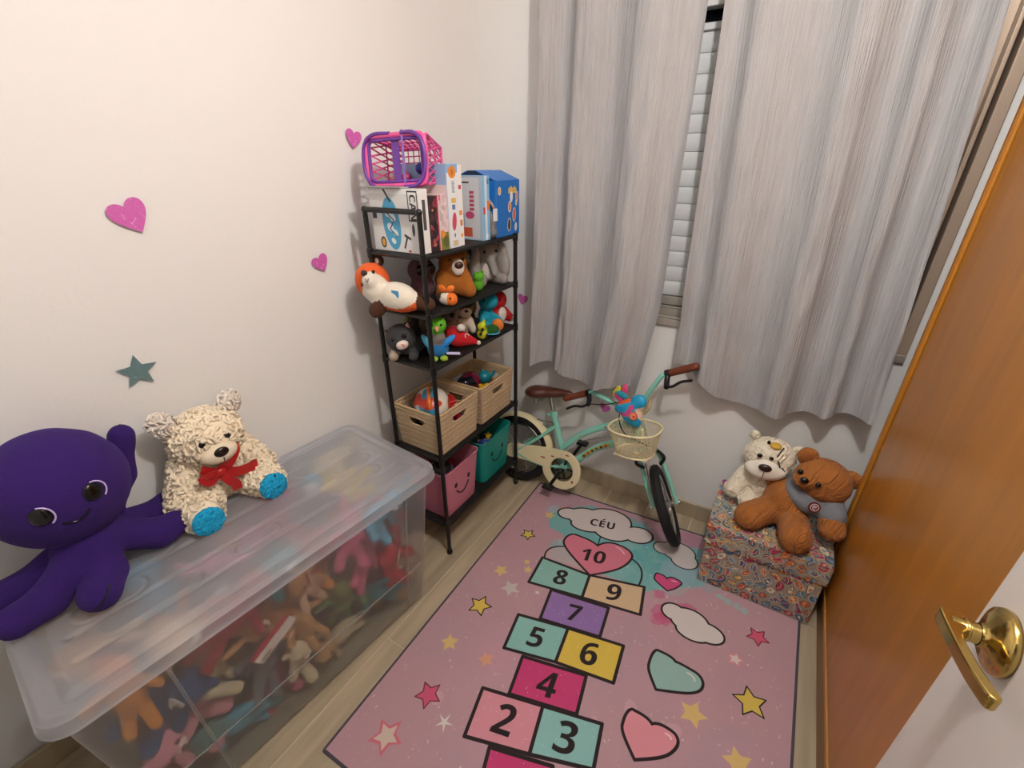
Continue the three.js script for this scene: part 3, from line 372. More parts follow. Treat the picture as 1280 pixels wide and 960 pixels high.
// ---------- soft toys packed inside the bin ----------
const toyKinds = {
  bear: () => ({ g: blob([E(0, 0.045, 0, 0.042, 0.05, 0.036), E(0, 0.118, 0.008, 0.044, 0.038, 0.038), E(-0.036, 0.152, 0, 0.015, 0.015, 0.009), E(0.036, 0.152, 0, 0.015, 0.015, 0.009), K([-0.035, 0.075, 0.01], [-0.072, 0.04, 0.03], 0.017, 0.016), K([0.035, 0.075, 0.01], [0.072, 0.04, 0.03], 0.017, 0.016), K([-0.025, 0.02, 0.01], [-0.045, 0.012, 0.075], 0.021, 0.02), K([0.025, 0.02, 0.01], [0.045, 0.012, 0.075], 0.021, 0.02)], { h: 0.006, k: 0.008 }), muzzle: ball(0, 0.107, 0.04, 0.02, 0.016, 0.014), nose: ball(0, 0.113, 0.054, 0.008, 0.006, 0.005), eyes: [[-0.018, 0.126, 0.042], [0.018, 0.126, 0.042]] }),
  rabbit: () => ({ g: blob([E(0, 0.045, 0, 0.038, 0.05, 0.034), E(0, 0.115, 0.006, 0.038, 0.036, 0.034), E(-0.02, 0.18, -0.004, 0.012, 0.042, 0.009, 0, [0, 0, 0.2]), E(0.024, 0.175, 0.006, 0.012, 0.042, 0.009, 0, [0.3, 0, -0.5]), K([-0.03, 0.08, 0.01], [-0.066, 0.05, 0.02], 0.014, 0.014), K([0.03, 0.08, 0.01], [0.066, 0.05, 0.02], 0.014, 0.014), K([-0.024, 0.015, 0.01], [-0.036, 0.01, 0.08], 0.02, 0.017), K([0.024, 0.015, 0.01], [0.036, 0.01, 0.08], 0.02, 0.017)], { h: 0.006, k: 0.008 }), muzzle: ball(0, 0.104, 0.034, 0.016, 0.013, 0.012), nose: ball(0, 0.11, 0.046, 0.006, 0.004, 0.004), eyes: [[-0.016, 0.122, 0.037], [0.016, 0.122, 0.037]] }),
  dog: () => ({ g: blob([E(0, 0.04, -0.03, 0.04, 0.04, 0.065), E(0, 0.095, 0.04, 0.042, 0.038, 0.04), E(-0.046, 0.085, 0.035, 0.013, 0.036, 0.02, 0, [0, 0, -0.25]), E(0.046, 0.085, 0.035, 0.013, 0.036, 0.02, 0, [0, 0, 0.25]), K([-0.03, 0.03, 0.02], [-0.04, 0.014, 0.075], 0.018, 0.017), K([0.03, 0.03, 0.02], [0.04, 0.014, 0.075], 0.018, 0.017), K([-0.03, 0.02, -0.07], [-0.05, 0.014, -0.03], 0.02, 0.016), K([0.03, 0.02, -0.07], [0.05, 0.014, -0.03], 0.02, 0.016), K([0, 0.05, -0.09], [0.02, 0.08, -0.12], 0.012, 0.008)], { h: 0.006, k: 0.009 }), muzzle: ball(0, 0.083, 0.076, 0.022, 0.017, 0.016), nose: ball(0, 0.092, 0.091, 0.009, 0.007, 0.005), eyes: [[-0.017, 0.104, 0.074], [0.017, 0.104, 0.074]] }),
  doll: () => ({ g: blob([E(0, 0.05, 0, 0.036, 0.055, 0.03, 0), E(0, 0.128, 0.004, 0.04, 0.04, 0.038, 1), E(0, 0.142, -0.014, 0.043, 0.038, 0.032, 2), K([-0.03, 0.085, 0.005], [-0.072, 0.06, 0.02], 0.013, 0.012, 0), K([0.03, 0.085, 0.005], [0.072, 0.06, 0.02], 0.013, 0.012, 0), K([-0.016, 0.01, 0], [-0.026, -0.045, 0.01], 0.016, 0.014, 0), K([0.016, 0.01, 0], [0.026, -0.045, 0.01], 0.016, 0.014, 0)], { h: 0.006, k: 0.007, cols: [[0.9, 0.9, 0.9], lin('#e8c4a4'), lin('#6a4024')] }), muzzle: ball(0, 0.115, 0.04, 0.008, 0.003, 0.003), nose: ball(0, 0.125, 0.042, 0.004, 0.004, 0.003), eyes: [[-0.014, 0.134, 0.04], [0.014, 0.134, 0.04]], vc: true }),
  whale: () => ({ g: blob([E(0, 0.05, 0, 0.05, 0.046, 0.08), K([0, 0.05, -0.06], [0, 0.08, -0.115], 0.02, 0.01), E(-0.022, 0.088, -0.125, 0.026, 0.008, 0.014, 0, [0, 0.5, 0.2]), E(0.022, 0.088, -0.125, 0.026, 0.008, 0.014, 0, [0, -0.5, -0.2]), E(-0.056, 0.03, 0.01, 0.024, 0.007, 0.016, 0, [0, 0, 0.5]), E(0.056, 0.03, 0.01, 0.024, 0.007, 0.016, 0, [0, 0, -0.5])], { h: 0.006, k: 0.01 }), muzzle: ball(0, 0.032, 0.03, 0.04, 0.025, 0.05), nose: ball(0, 0.045, 0.079, 0.004, 0.004, 0.003), eyes: [[-0.035, 0.065, 0.055], [0.035, 0.065, 0.055]] }),
};
const kit = {}; for (const k in toyKinds) kit[k] = toyKinds[k]();
const eyeSmall = ball(0, 0, 0, 0.0055, 0.006, 0.004, 8), toyMats = {};
const binCols = [['tan', 0xc99a62], ['crimson', 0x9c2434], ['sky blue', 0x5fa9c4], ['cream', 0xd9cba9], ['rose', 0xc9607c], ['teal', 0x2f7f86], ['orange', 0xd88a3a], ['beige', 0xcfae88], ['yellow', 0xd6bd5a], ['grey', 0x77777a], ['red', 0xb52a2e], ['brown', 0x7a5234], ['navy', 0x2e4a7c], ['green', 0x6e9a5a], ['pink', 0xd990a0]];
{ const R = rng(4242), kn = Object.keys(kit), used = {};
  const inner = (y) => { const a = clamp((y - 0.012) / 0.563, 0, 1); return [mixf(BIN.w - 0.13, BIN.w - 0.035, a) / 2 - 0.006, mixf(BIN.l - 0.13, BIN.l - 0.035, a) / 2 - 0.006]; };
  const toys = [];
  const put = (x, y, z, kind, ci, s, rot) => { const pa = kit[kind].g.attributes.position, eu = new THREE.Euler(rot[0], rot[1] - BIN.yaw, rot[2], 'YXZ'), lo = V(9, 9, 9), hi = V(-9, -9, -9), q = V(); for (let i = 0; i < pa.count; i += 3) { q.fromBufferAttribute(pa, i).multiplyScalar(s).applyEuler(eu); lo.min(q); hi.max(q); } const m = lo.clone().add(hi).multiplyScalar(0.5), e = hi.clone().sub(lo).multiplyScalar(0.5); toys.push({ kind, ci, s, rot, m, e, p: V(x, y, z).add(m) }); };
  const keepIn = (t) => { t.p.y = clamp(t.p.y, 0.012 + t.e.y, 0.588 - t.e.y); const [iw, il] = inner(t.p.y - t.e.y * 0.8); t.p.x = clamp(t.p.x, -iw + t.e.x, iw - t.e.x); t.p.z = clamp(t.p.z, -il + t.e.z, il - t.e.z); };
  const settle = () => { for (let n = 0; n < 260; n++) { for (let i = 0; i < toys.length; i++) for (let j = 0; j < i; j++) { const A = toys[i], B = toys[j], d = A.p.clone().sub(B.p), l = d.length() || 1e-3, need = 0.78 * (A.e.length() + B.e.length()) / 1.732; if (l < need) { d.multiplyScalar((need - l) / l * 0.35); A.p.add(d); B.p.sub(d); } } toys.forEach(keepIn); } };
  const build = (T) => { const [cn, hex] = binCols[T.ci], kind = T.kind, K0 = kit[kind], c = T.p.clone().sub(T.m), p = binToWorld(c.x, c.y, c.z);
    const t = thing('plush_' + kind, `${cn} plush ${kind} packed inside the clear storage bin`, 'soft toy', p, T.rot, 'soft toys inside the clear bin'); t.scale.setScalar(T.s);
    const mm = toyMats[hex + (K0.vc ? 'v' : '')] || (toyMats[hex + (K0.vc ? 'v' : '')] = plushMat(hex, { vertexColors: !!K0.vc })), lt = toyMats['l' + hex] || (toyMats['l' + hex] = plushMat(new THREE.Color(hex).lerp(new THREE.Color(0xfff4e4), 0.6).getHex()));
    mesh('body', K0.g, mm, t); mesh('muzzle', K0.muzzle, K0.vc ? toyMats.mouth || (toyMats.mouth = mat(0x9c3030)) : lt, t); mesh('nose', K0.nose, M.nose, t); for (const e of K0.eyes) { const m = mesh('eye', eyeSmall, M.eye, t); m.position.set(...e); } };
  const seq = [0, 11, 3, 12, 2, 4, 1, 5, 1, 7, 6, 3, 8, 2, 10, 4, 13, 0, 5, 9, 14, 1, 6, 7]; let q = 0;
  // front layer against the long wall that faces the rug, then the top and the ends
  const order = [];
  for (let r = 0; r < 5; r++) for (let c = 0; c < 7; c++) order.push([0.13 + 0.012 * r, 0.02 + r * 0.103, -0.36 + c * 0.118 + (r % 2) * 0.03, 'f']);
  for (let c = 0; c < 7; c++) for (const x of [-0.14, -0.015]) order.push([x, 0.45, -0.36 + c * 0.12, 't']);
  for (const y of [0.06, 0.19, 0.32]) for (const x of [-0.1, -0.0]) { order.push([x, y, 0.38, 'n']); order.push([x, y, -0.38, 'n']); }
  for (const [x, y, z, f] of order) { const ci = seq[q++ % seq.length]; let kq = Math.floor(R() * kn.length), cc = ci; for (let n = 0; n < 75 && used[kn[kq] + cc]; n++) { kq = (kq + 1) % kn.length; if (n % 5 === 4) cc = (cc + 1) % 15; } const kind = kn[kq]; used[kind + cc] = 1; const rot = f === 'f' ? [R() * 0.9 - 0.5, Math.PI / 2 + R() * 1.6 - 0.8 + BIN.yaw, (R() - 0.5) * 2.6] : [-1.2 + R() * 1.2, R() * 6.28, (R() - 0.5) * 1.2]; put(x, y, z, kind, cc, 0.92 + R() * 0.18, rot); }
  settle(); toys.forEach(build);
  const tg = thing('price_tag', 'red and white cardboard toy tag pressed against the clear bin wall', 'tag', binToWorld(BIN.w / 2 - 0.058, 0.36, 0.1), [0, Math.PI / 2 + BIN.yaw, 0.5]);
  mesh('card', bx(0.13, 0.05, 0.001, 0, 0, 0, 0), mat(0xe8e2dc, { roughness: 0.6 }), tg); mesh('header_strip', bx(0.13, 0.018, 0.0014, 0, 0.017, 0, 0), mat(0xc22440, { roughness: 0.5 }), tg); mesh('print', bx(0.035, 0.007, 0.0016, -0.04, -0.016, 0, 0), mat(0x333333), tg);
}
// ---------- purple octopus ----------
{ const o = [0.0, 0.61, 1.70], t = thing('plush_octopus', 'big purple plush octopus with a smiling face on the bin lid', 'soft toy', o);
  const pr = [E(-0.005, 0.262, 0, 0.122, 0.135, 0.128), E(0.02, 0.11, 0.0, 0.062, 0.055, 0.07)];
  const arms = [
    [[-0.03, 0.13, -0.06], [-0.07, 0.19, -0.12], [-0.075, 0.29, -0.155], 0.03, 0.029],
    [[-0.02, 0.09, -0.06], [-0.06, 0.045, -0.16], [-0.08, 0.05, -0.185], 0.034, 0.028],
    [[0.03, 0.09, -0.05], [0.035, 0.045, -0.12], [0.03, 0.043, -0.158], 0.038, 0.035],
    [[0.05, 0.09, 0.0], [0.085, 0.055, 0.01], [0.125, 0.043, 0.04], 0.038, 0.041],
    [[0.045, 0.09, 0.05], [0.06, 0.05, 0.11], [0.055, 0.04, 0.165], 0.037, 0.036],
    [[-0.02, 0.08, 0.06], [-0.04, 0.045, 0.12], [-0.06, 0.04, 0.17], 0.036, 0.036]];
  for (const [a, b, c, r, s] of arms) pr.push(K(a, b, r, r), K(b, c, r, s));
  const pm = plushMat(0x2f0f64, { sheen: 0.4, sheenColor: new THREE.Color(0x7a45c0), sheenRoughness: 0.45 });
  mesh('body', blob(pr, { h: 0.0075, k: 0.013, amp: 0.0015, freq: 30 }), pm, t);
  const dark = mat(0x120826, { roughness: 0.7 }), halo = mat(0xcbb6e8, { roughness: 0.6 });
  // face points on the head ellipsoid: yaw towards the window side, pitch
  const hp = (yaw, pit, k = 1) => { const d = V(Math.cos(pit) * Math.cos(yaw), Math.sin(pit), -Math.cos(pit) * Math.sin(yaw)); const s = k / Math.hypot(d.x / 0.122, d.y / 0.135, d.z / 0.128); return [-0.005 + d.x * s, 0.262 + d.y * s, d.z * s]; };
  for (const [yw, pt] of [[0.26, 0.12], [-0.48, 0.05]]) { const e = new THREE.Group(); e.name = 'eye'; t.add(e); e.position.set(...hp(yw, pt, 0.985)); e.rotation.set(0, yw, pt, 'YZX'); mesh('eyeball', ball(0, 0, 0, 0.008, 0.021, 0.0185, 18), M.eye, e); mesh('eye_ring', new THREE.TorusGeometry(0.0235, 0.0017, 6, 24, 2.4).rotateY(Math.PI / 2).rotateX(-0.9).translate(0.004, 0, 0), halo, e); }
  mesh('smile', tube([0, 0.25, 0.5, 0.75, 1].map((a) => hp(mixf(-0.28, 0.12, a), -0.2 - 0.09 * Math.sin(a * Math.PI) + 0.05 * a, 1.004)), 0.0022, 16, 6), M.eye, t);
  mesh('tip_seam', tube([[0.153, 0.07, 0.022], [0.1675, 0.052, 0.042], [0.156, 0.03, 0.066]], 0.0026, 10, 6), dark, t);
  mesh('tip_seam', tube([[0.042, 0.073, -0.169], [0.056, 0.059, -0.179], [0.06, 0.036, -0.176]], 0.0026, 10, 6), dark, t);
  mesh('tip_seam', tube([[-0.092, 0.305, -0.175], [-0.075, 0.318, -0.16], [-0.058, 0.31, -0.165]], 0.0022, 10, 6), dark, t);
}
// ---------- loopy fur: short bent tufts laid over a soft body ----------
function tufts(geo, n, len, r, seed, keep) {
  const R = rng(seed), p = geo.attributes.position, nn = geo.attributes.normal, ix = geo.index, P = [], I = [], N = [];
  const cum = []; let tot = 0; const a = V(), b = V(), c = V();
  for (let i = 0; i < ix.count; i += 3) { a.fromBufferAttribute(p, ix.getX(i)); b.fromBufferAttribute(p, ix.getX(i + 1)); c.fromBufferAttribute(p, ix.getX(i + 2)); tot += b.sub(a).cross(c.sub(a)).length(); cum.push(tot); }
  let made = 0, guard = 0;
  while (made < n && guard++ < n * 4) {
    const q = R() * tot; let lo = 0, hi = cum.length - 1; while (lo < hi) { const m = (lo + hi) >> 1; cum[m] < q ? lo = m + 1 : hi = m; }
    const i0 = ix.getX(lo * 3), x = p.getX(i0), y = p.getY(i0), z = p.getZ(i0); if (keep && !keep(x, y, z)) continue; made++;
    const nv = V(nn.getX(i0), nn.getY(i0), nn.getZ(i0)), rv = V(R() - 0.5, R() - 0.8, R() - 0.5), t = rv.sub(nv.clone().multiplyScalar(rv.dot(nv))).normalize(), s = nv.clone().cross(t), l = len * (0.7 + 0.6 * R()), w = r * (0.8 + 0.5 * R());
    const base = P.length / 3;
    for (let k = 0; k <= 3; k++) { const u = k / 3, cc = V(x, y, z).addScaledVector(t, (u - 0.3) * l).addScaledVector(nv, l * 0.42 * Math.sin(u * 2.4 + 0.25) - w * 0.4), ww = w * [0.75, 1.1, 0.95, 0.35][k]; for (let j = 0; j < 5; j++) { const g = j / 5 * 6.283, d = s.clone().multiplyScalar(Math.cos(g)).addScaledVector(nv, Math.sin(g)); const v = cc.clone().addScaledVector(d, ww); P.push(v.x, v.y, v.z); N.push(d.x, d.y, d.z); } }
    for (let k = 0; k < 3; k++) for (let j = 0; j < 5; j++) { const A = base + k * 5 + j, B = base + k * 5 + (j + 1) % 5; I.push(A, B, A + 5, B, B + 5, A + 5); }
    I.push(base + 15, base + 16, base + 17, base + 15, base + 17, base + 18, base + 15, base + 18, base + 19);
  }
  const G = new THREE.BufferGeometry(); G.setAttribute('position', new THREE.Float32BufferAttribute(P, 3)); G.setAttribute('normal', new THREE.Float32BufferAttribute(N, 3)); G.setIndex(I); return G;
}
function ribbonBow(parent, p, s, m, tilt = 0) {
  const strip = (pts, w) => { const cv = new THREE.CatmullRomCurve3(pts.map((q) => V(...q))), n = 18, pos = [], idx = []; for (let i = 0; i <= n; i++) { const c = cv.getPoint(i / n), t = cv.getTangent(i / n), sd = V(0, 0, 1).cross(t).normalize().multiplyScalar(w / 2 * (i < 3 ? 0.5 + i / 6 : 1)); for (const k of [-1, 1]) for (const o of [-0.0008, 0.0008]) pos.push(c.x + k * sd.x, c.y + k * sd.y, c.z + o); } for (let i = 0; i < n; i++) { const a = i * 4, b = a + 4; for (const [u, v] of [[0, 2], [3, 1], [1, 0], [2, 3]]) idx.push(a + u, b + u, a + v, a + v, b + u, b + v); } const G = new THREE.BufferGeometry(); G.setAttribute('position', new THREE.Float32BufferAttribute(pos, 3)); G.setIndex(idx); G.computeVertexNormals(); return G; };
  const b = new THREE.Group(); b.name = 'ribbon'; b.position.set(...p); b.rotation.z = tilt; b.scale.setScalar(s); parent.add(b);
  mesh('loop', strip([[0, 0, 0], [0.02, 0.018, 0.014], [0.046, 0.045, 0.008], [0.05, 0.06, -0.012]], 0.03), m, b); mesh('loop', strip([[0, 0, 0], [-0.02, 0.012, 0.016], [-0.042, 0.006, 0.01], [-0.03, -0.012, 0.012], [-0.005, -0.003, 0.004]], 0.02), m, b);
  mesh('loop', strip([[0, 0, 0], [-0.015, 0.012, 0.008], [-0.035, 0.026, 0.0]], 0.02), m, b);
  mesh('tail', strip([[0, 0, 0], [0.03, -0.018, 0.008], [0.062, -0.028, 0.004], [0.088, -0.03, 0.0]], 0.028), m, b); mesh('tail', strip([[0, 0, 0], [0.01, -0.03, 0.008], [0.022, -0.056, 0.006], [0.02, -0.072, 0.006]], 0.024), m, b);
  mesh('knot', ball(0, 0, 0.007, 0.014, 0.012, 0.008), m, b); return b;
}
// ---------- cream teddy with the red ribbon ----------
{ const t = thing('teddy_bear', 'cream loopy-fur teddy bear with red ribbon bow and blue foot pads', 'teddy bear', [-0.036, 0.604, 1.382], [0, Math.PI / 2 - 0.12, 0]); t.scale.setScalar(1.05);
  const pr = [E(0, 0.1, -0.005, 0.075, 0.092, 0.062), E(0, 0.216, 0.015, 0.088, 0.074, 0.072), K([-0.062, 0.155, 0.0], [-0.108, 0.058, 0.035], 0.036, 0.037), K([0.062, 0.155, 0.0], [0.112, 0.062, 0.03], 0.036, 0.034), K([-0.05, 0.045, 0.02], [-0.086, 0.046, 0.105], 0.042, 0.044), K([0.05, 0.045, 0.02], [0.09, 0.046, 0.095], 0.042, 0.044)];
  const cream = mat(0xf0e2c8, { roughness: 0.95 }), g = blob(pr, { h: 0.006, k: 0.012, amp: 0.0025, freq: 120, ridge: true });
  mesh('body', g, cream, t);
  const keep = (x, y, z) => !(Math.hypot(x, (y - 0.192) * 1.2) < 0.04 && z > 0.05) && !(z > 0.125 && y < 0.09);
  const fur = mesh('fur', tufts(g, 2600, 0.0145, 0.0042, 12, keep), cream, t); fur.userData.kind = 'stuff';
  for (const s of [-1, 1]) { const e = mesh('ear', blob([E(s * 0.08, 0.283, 0.005, 0.03, 0.03, 0.016, 0, [0, s * 0.3, -s * 0.5])], { h: 0.004, k: 0.01, amp: 0.002, freq: 160, ridge: true }), mat(0xdcd2c8, { roughness: 0.95 }), t); mesh('ear_fur', tufts(e.geometry, 150, 0.014, 0.0036, 40 + s), mat(0xe2d9ce, { roughness: 0.95 }), e).userData.kind = 'stuff';
    mesh('eye', ball(s * 0.031, 0.228, 0.083, 0.0085, 0.0085, 0.006), M.eye, t);
    const pad = blob([E(s * 0.087, 0.046, s > 0 ? 0.132 : 0.142, 0.04, 0.042, 0.014)], { h: 0.0035, k: 0.01, amp: 0.003, freq: 190, ridge: true }); mesh('foot_pad', pad, mat(0x0a9bcb, { roughness: 0.9 }), t);
    mesh('paw_pad', ball(s * 0.112, 0.028, 0.045, 0.02, 0.01, 0.016), mat(0x1f93bf, { roughness: 0.9 }), t); }
  mesh('muzzle', ball(0, 0.188, 0.078, 0.046, 0.03, 0.03, 24), mat(0xe6d8be, { roughness: 0.55 }), t);
  mesh('nose', ball(0, 0.199, 0.104, 0.018, 0.014, 0.008, 18), mat(0x1d0f0a, { roughness: 0.2 }), t);
  mesh('mouth_seam', tube([[0, 0.186, 0.1085], [0, 0.176, 0.1065], [0.001, 0.169, 0.103]], 0.0011, 6, 5), M.nose, t);
  ribbonBow(t, [-0.012, 0.13, 0.074], 1.05, mat(0xa81414, { roughness: 0.35, sheen: 0.5, sheenColor: new THREE.Color(0xff6060) }), 0.05);
}
// ---------- patterned cardboard box in the corner ----------
const boxArt = canvasTex(1024, 1024, (c, W, H) => { const R = rng(19); c.fillStyle = '#98907f'; c.fillRect(0, 0, W, H); const pal = ['#b3344a', '#c9622f', '#3d5f86', '#5b7f8f', '#c99b3a', '#8a2a45', '#7d8a8c', '#d8c9a8', '#44525f', '#b5533c', '#6b8ba0', '#d07a3c'];
  for (let y = 0; y < 13; y++) for (let x = 0; x < 13; x++) { const cx = (x + 0.5 + (y % 2) * 0.5) * W / 13, cy = (y + 0.5) * H / 13, k = Math.floor(R() * 6), a = R() * 6.28, s = 34 + R() * 22; for (const ox of [0, -W]) { c.save(); c.translate(cx + ox, cy); c.rotate(a); c.fillStyle = pal[Math.floor(R() * 12)]; c.strokeStyle = R() < 0.5 ? '#3b3a40' : '#d8cdb6'; c.lineWidth = 4; c.beginPath();
    if (k === 0) c.ellipse(0, 0, s, s * 0.6, 0, 0, 6.3); else if (k === 1) { c.moveTo(-s, s * 0.5); c.lineTo(-s * 0.9, -s * 0.4); c.lineTo(-s * 0.2, -s * 0.5); c.quadraticCurveTo(0, 0, s, s * 0.1); c.lineTo(s, s * 0.5); c.closePath(); } else if (k === 2) { c.arc(0, 0, s * 0.7, 0, 6.3); } else if (k === 3) { c.moveTo(0, -s); c.lineTo(s * 0.7, 0); c.lineTo(0, s); c.lineTo(-s * 0.7, 0); c.closePath(); } else if (k === 4) { c.rect(-s * 0.7, -s * 0.5, s * 1.4, s); } else { c.moveTo(-s, 0); c.quadraticCurveTo(0, -s * 1.2, s, 0); c.quadraticCurveTo(0, s * 0.6, -s, 0); }
    c.fill(); c.stroke(); c.fillStyle = pal[Math.floor(R() * 12)]; c.beginPath(); c.ellipse(s * 0.1, s * 0.05, s * 0.35, s * 0.2, 0.4, 0, 6.3); c.fill(); c.strokeStyle = '#e9e0cc'; c.lineWidth = 3; c.beginPath(); c.moveTo(-s * 0.6, -s * 0.1); c.quadraticCurveTo(0, -s * 0.4, s * 0.6, s * 0.1); c.stroke(); c.restore(); } }
  for (let i = 0; i < 420; i++) { c.fillStyle = pal[i % 12]; c.beginPath(); c.arc(R() * W, R() * H, 3 + R() * 7, 0, 6.3); c.fill(); } for (let i = 0; i < 130; i++) { c.strokeStyle = ['#d9ceb8', '#5a5a60', '#a59a86'][i % 3]; c.lineWidth = 3; c.beginPath(); const x = R() * W, y = R() * H; c.moveTo(x, y); c.quadraticCurveTo(x + R() * 60 - 30, y + R() * 60 - 30, x + R() * 90 - 45, y + R() * 90 - 45); c.stroke(); } });
{ const t = thing('gift_box', 'cardboard storage box covered in busy printed pictures under two teddy bears', 'box', [1.448, 0.0045, 0.238]);
  const card = mat(0xffffff, { map: boxArt, roughness: 0.33, clearcoat: 0.25, clearcoatRoughness: 0.25 }), s = 2.1;
  mesh('body', boxMap(bx(0.385, 0.245, 0.262, 0, 0.1225, 0, 0.003), s), card, t);
  const lid = merge([bx(0.402, 0.006, 0.28, 0, 0.292, 0, 0.003), bx(0.402, 0.085, 0.005, 0, 0.2525, 0.1375, 0.002), bx(0.402, 0.085, 0.005, 0, 0.2525, -0.1375, 0.002), bx(0.005, 0.085, 0.28, 0.1985, 0.2525, 0, 0.002), bx(0.005, 0.085, 0.28, -0.1985, 0.2525, 0, 0.002)]);
  mesh('lid', boxMap(lid, s, 0.37, 0.21), card, t);
}
// ---------- brown bear in the grey shirt ----------
{ const t = thing('teddy_bear', 'brown teddy bear in a grey shirt with a dark red emblem', 'teddy bear', [1.487, 0.3, 0.2]);
  const pr = [E(-0.01, 0.09, 0.005, 0.076, 0.085, 0.068, 0, [0, 0, -0.35]), E(0.075, 0.21, -0.008, 0.09, 0.08, 0.076, 0, [0, 0, -0.25]), E(0.02, 0.228, 0.05, 0.04, 0.034, 0.034, 0), K([0.115, 0.14, 0.015], [0.134, 0.078, 0.075], 0.038, 0.042), K([-0.045, 0.145, -0.01], [-0.07, 0.16, -0.02], 0.03, 0.03), K([-0.05, 0.052, 0.03], [-0.115, 0.05, 0.11], 0.05, 0.05), K([0.02, 0.052, 0.04], [0.034, 0.052, 0.15], 0.05, 0.052)];
  const fur = plushMat(0xa5652c, { sheen: 0.5, bumpMap: crease, bumpScale: 0.006 });
  mesh('body', blob(pr, { h: 0.006, k: 0.012, amp: 0.003, freq: 38 }), fur, t);
  for (const [x, y, z, r] of [[0.012, 0.283, -0.02, 0.3], [0.152, 0.235, -0.02, -0.5]]) { const e = mesh('ear', blob([E(x, y, z, 0.034, 0.036, 0.017, 0, [0, r * 0.4, -0.3])], { h: 0.005, k: 0.01, amp: 0.0015, freq: 50 }), fur, t); mesh('ear_lining', ball(x - 0.004, y, z + 0.012, 0.022, 0.024, 0.008), mat(0x8f5322, { roughness: 0.95 }), e); }
  for (const p of [[-0.004, 0.262, 0.062], [0.055, 0.235, 0.07]]) mesh('eye', ball(...p, 0.0095, 0.0095, 0.008), M.eye, t);
  mesh('nose', ball(0.012, 0.245, 0.083, 0.014, 0.012, 0.009), mat(0x0c0908, { roughness: 0.2 }), t);
  mesh('mouth_seam', tube([[0.008, 0.234, 0.0845], [0.0, 0.217, 0.082], [-0.006, 0.206, 0.074]], 0.0012, 8, 5), mat(0x4a2a12), t);
  mesh('mouth_seam', tube([[0.0, 0.217, 0.082], [0.02, 0.206, 0.08], [0.04, 0.206, 0.072]], 0.0012, 8, 5), mat(0x4a2a12), t);
  const shirt = mesh('shirt', blob([E(0.042, 0.135, 0.004, 0.08, 0.047, 0.075, 0, [0, 0, -0.5]), K([0.105, 0.148, 0.01], [0.126, 0.115, 0.042], 0.043, 0.046)], { h: 0.005, k: 0.012, amp: 0.0015, freq: 55 }), mat(0x7b7f86, { roughness: 0.95, bumpMap: fuzz, bumpScale: 0.001 }), t);
  const em = new THREE.Group(); em.name = 'emblem'; em.position.set(0.066, 0.148, 0.078); em.rotation.set(-0.25, 0.25, -0.4); shirt.add(em);
  mesh('badge', new THREE.CylinderGeometry(0.019, 0.019, 0.004, 28).rotateX(Math.PI / 2), mat(0x6e0f20, { roughness: 0.7 }), em); mesh('badge_print', merge([new THREE.TorusGeometry(0.0125, 0.0014, 6, 24).translate(0, 0, 0.002), new THREE.TorusGeometry(0.006, 0.0015, 6, 18, 4.6).rotateZ(0.8).translate(0, 0, 0.002), rod([-0.005, 0, 0.002], [0.005, 0.001, 0.002], 0.0013)]), mat(0xd8c8c8, { roughness: 0.6 }), em);
  for (const [p, q] of [[[-0.135, 0.086, 0.14], [-0.155, 0.045, 0.136]], [[0.03, 0.07, 0.199], [0.036, 0.03, 0.198]]]) mesh('foot_seam', tube([p, [(p[0] + q[0]) / 2, (p[1] + q[1]) / 2, (p[2] + q[2]) / 2 + 0.004], q], 0.0012, 8, 5), mat(0x5e3414), t);
  mesh('foot_seam', tube([[0.03, 0.045, 0.2035], [0.055, 0.062, 0.194], [0.07, 0.078, 0.18]], 0.0012, 8, 5), mat(0x5e3414), t);
}
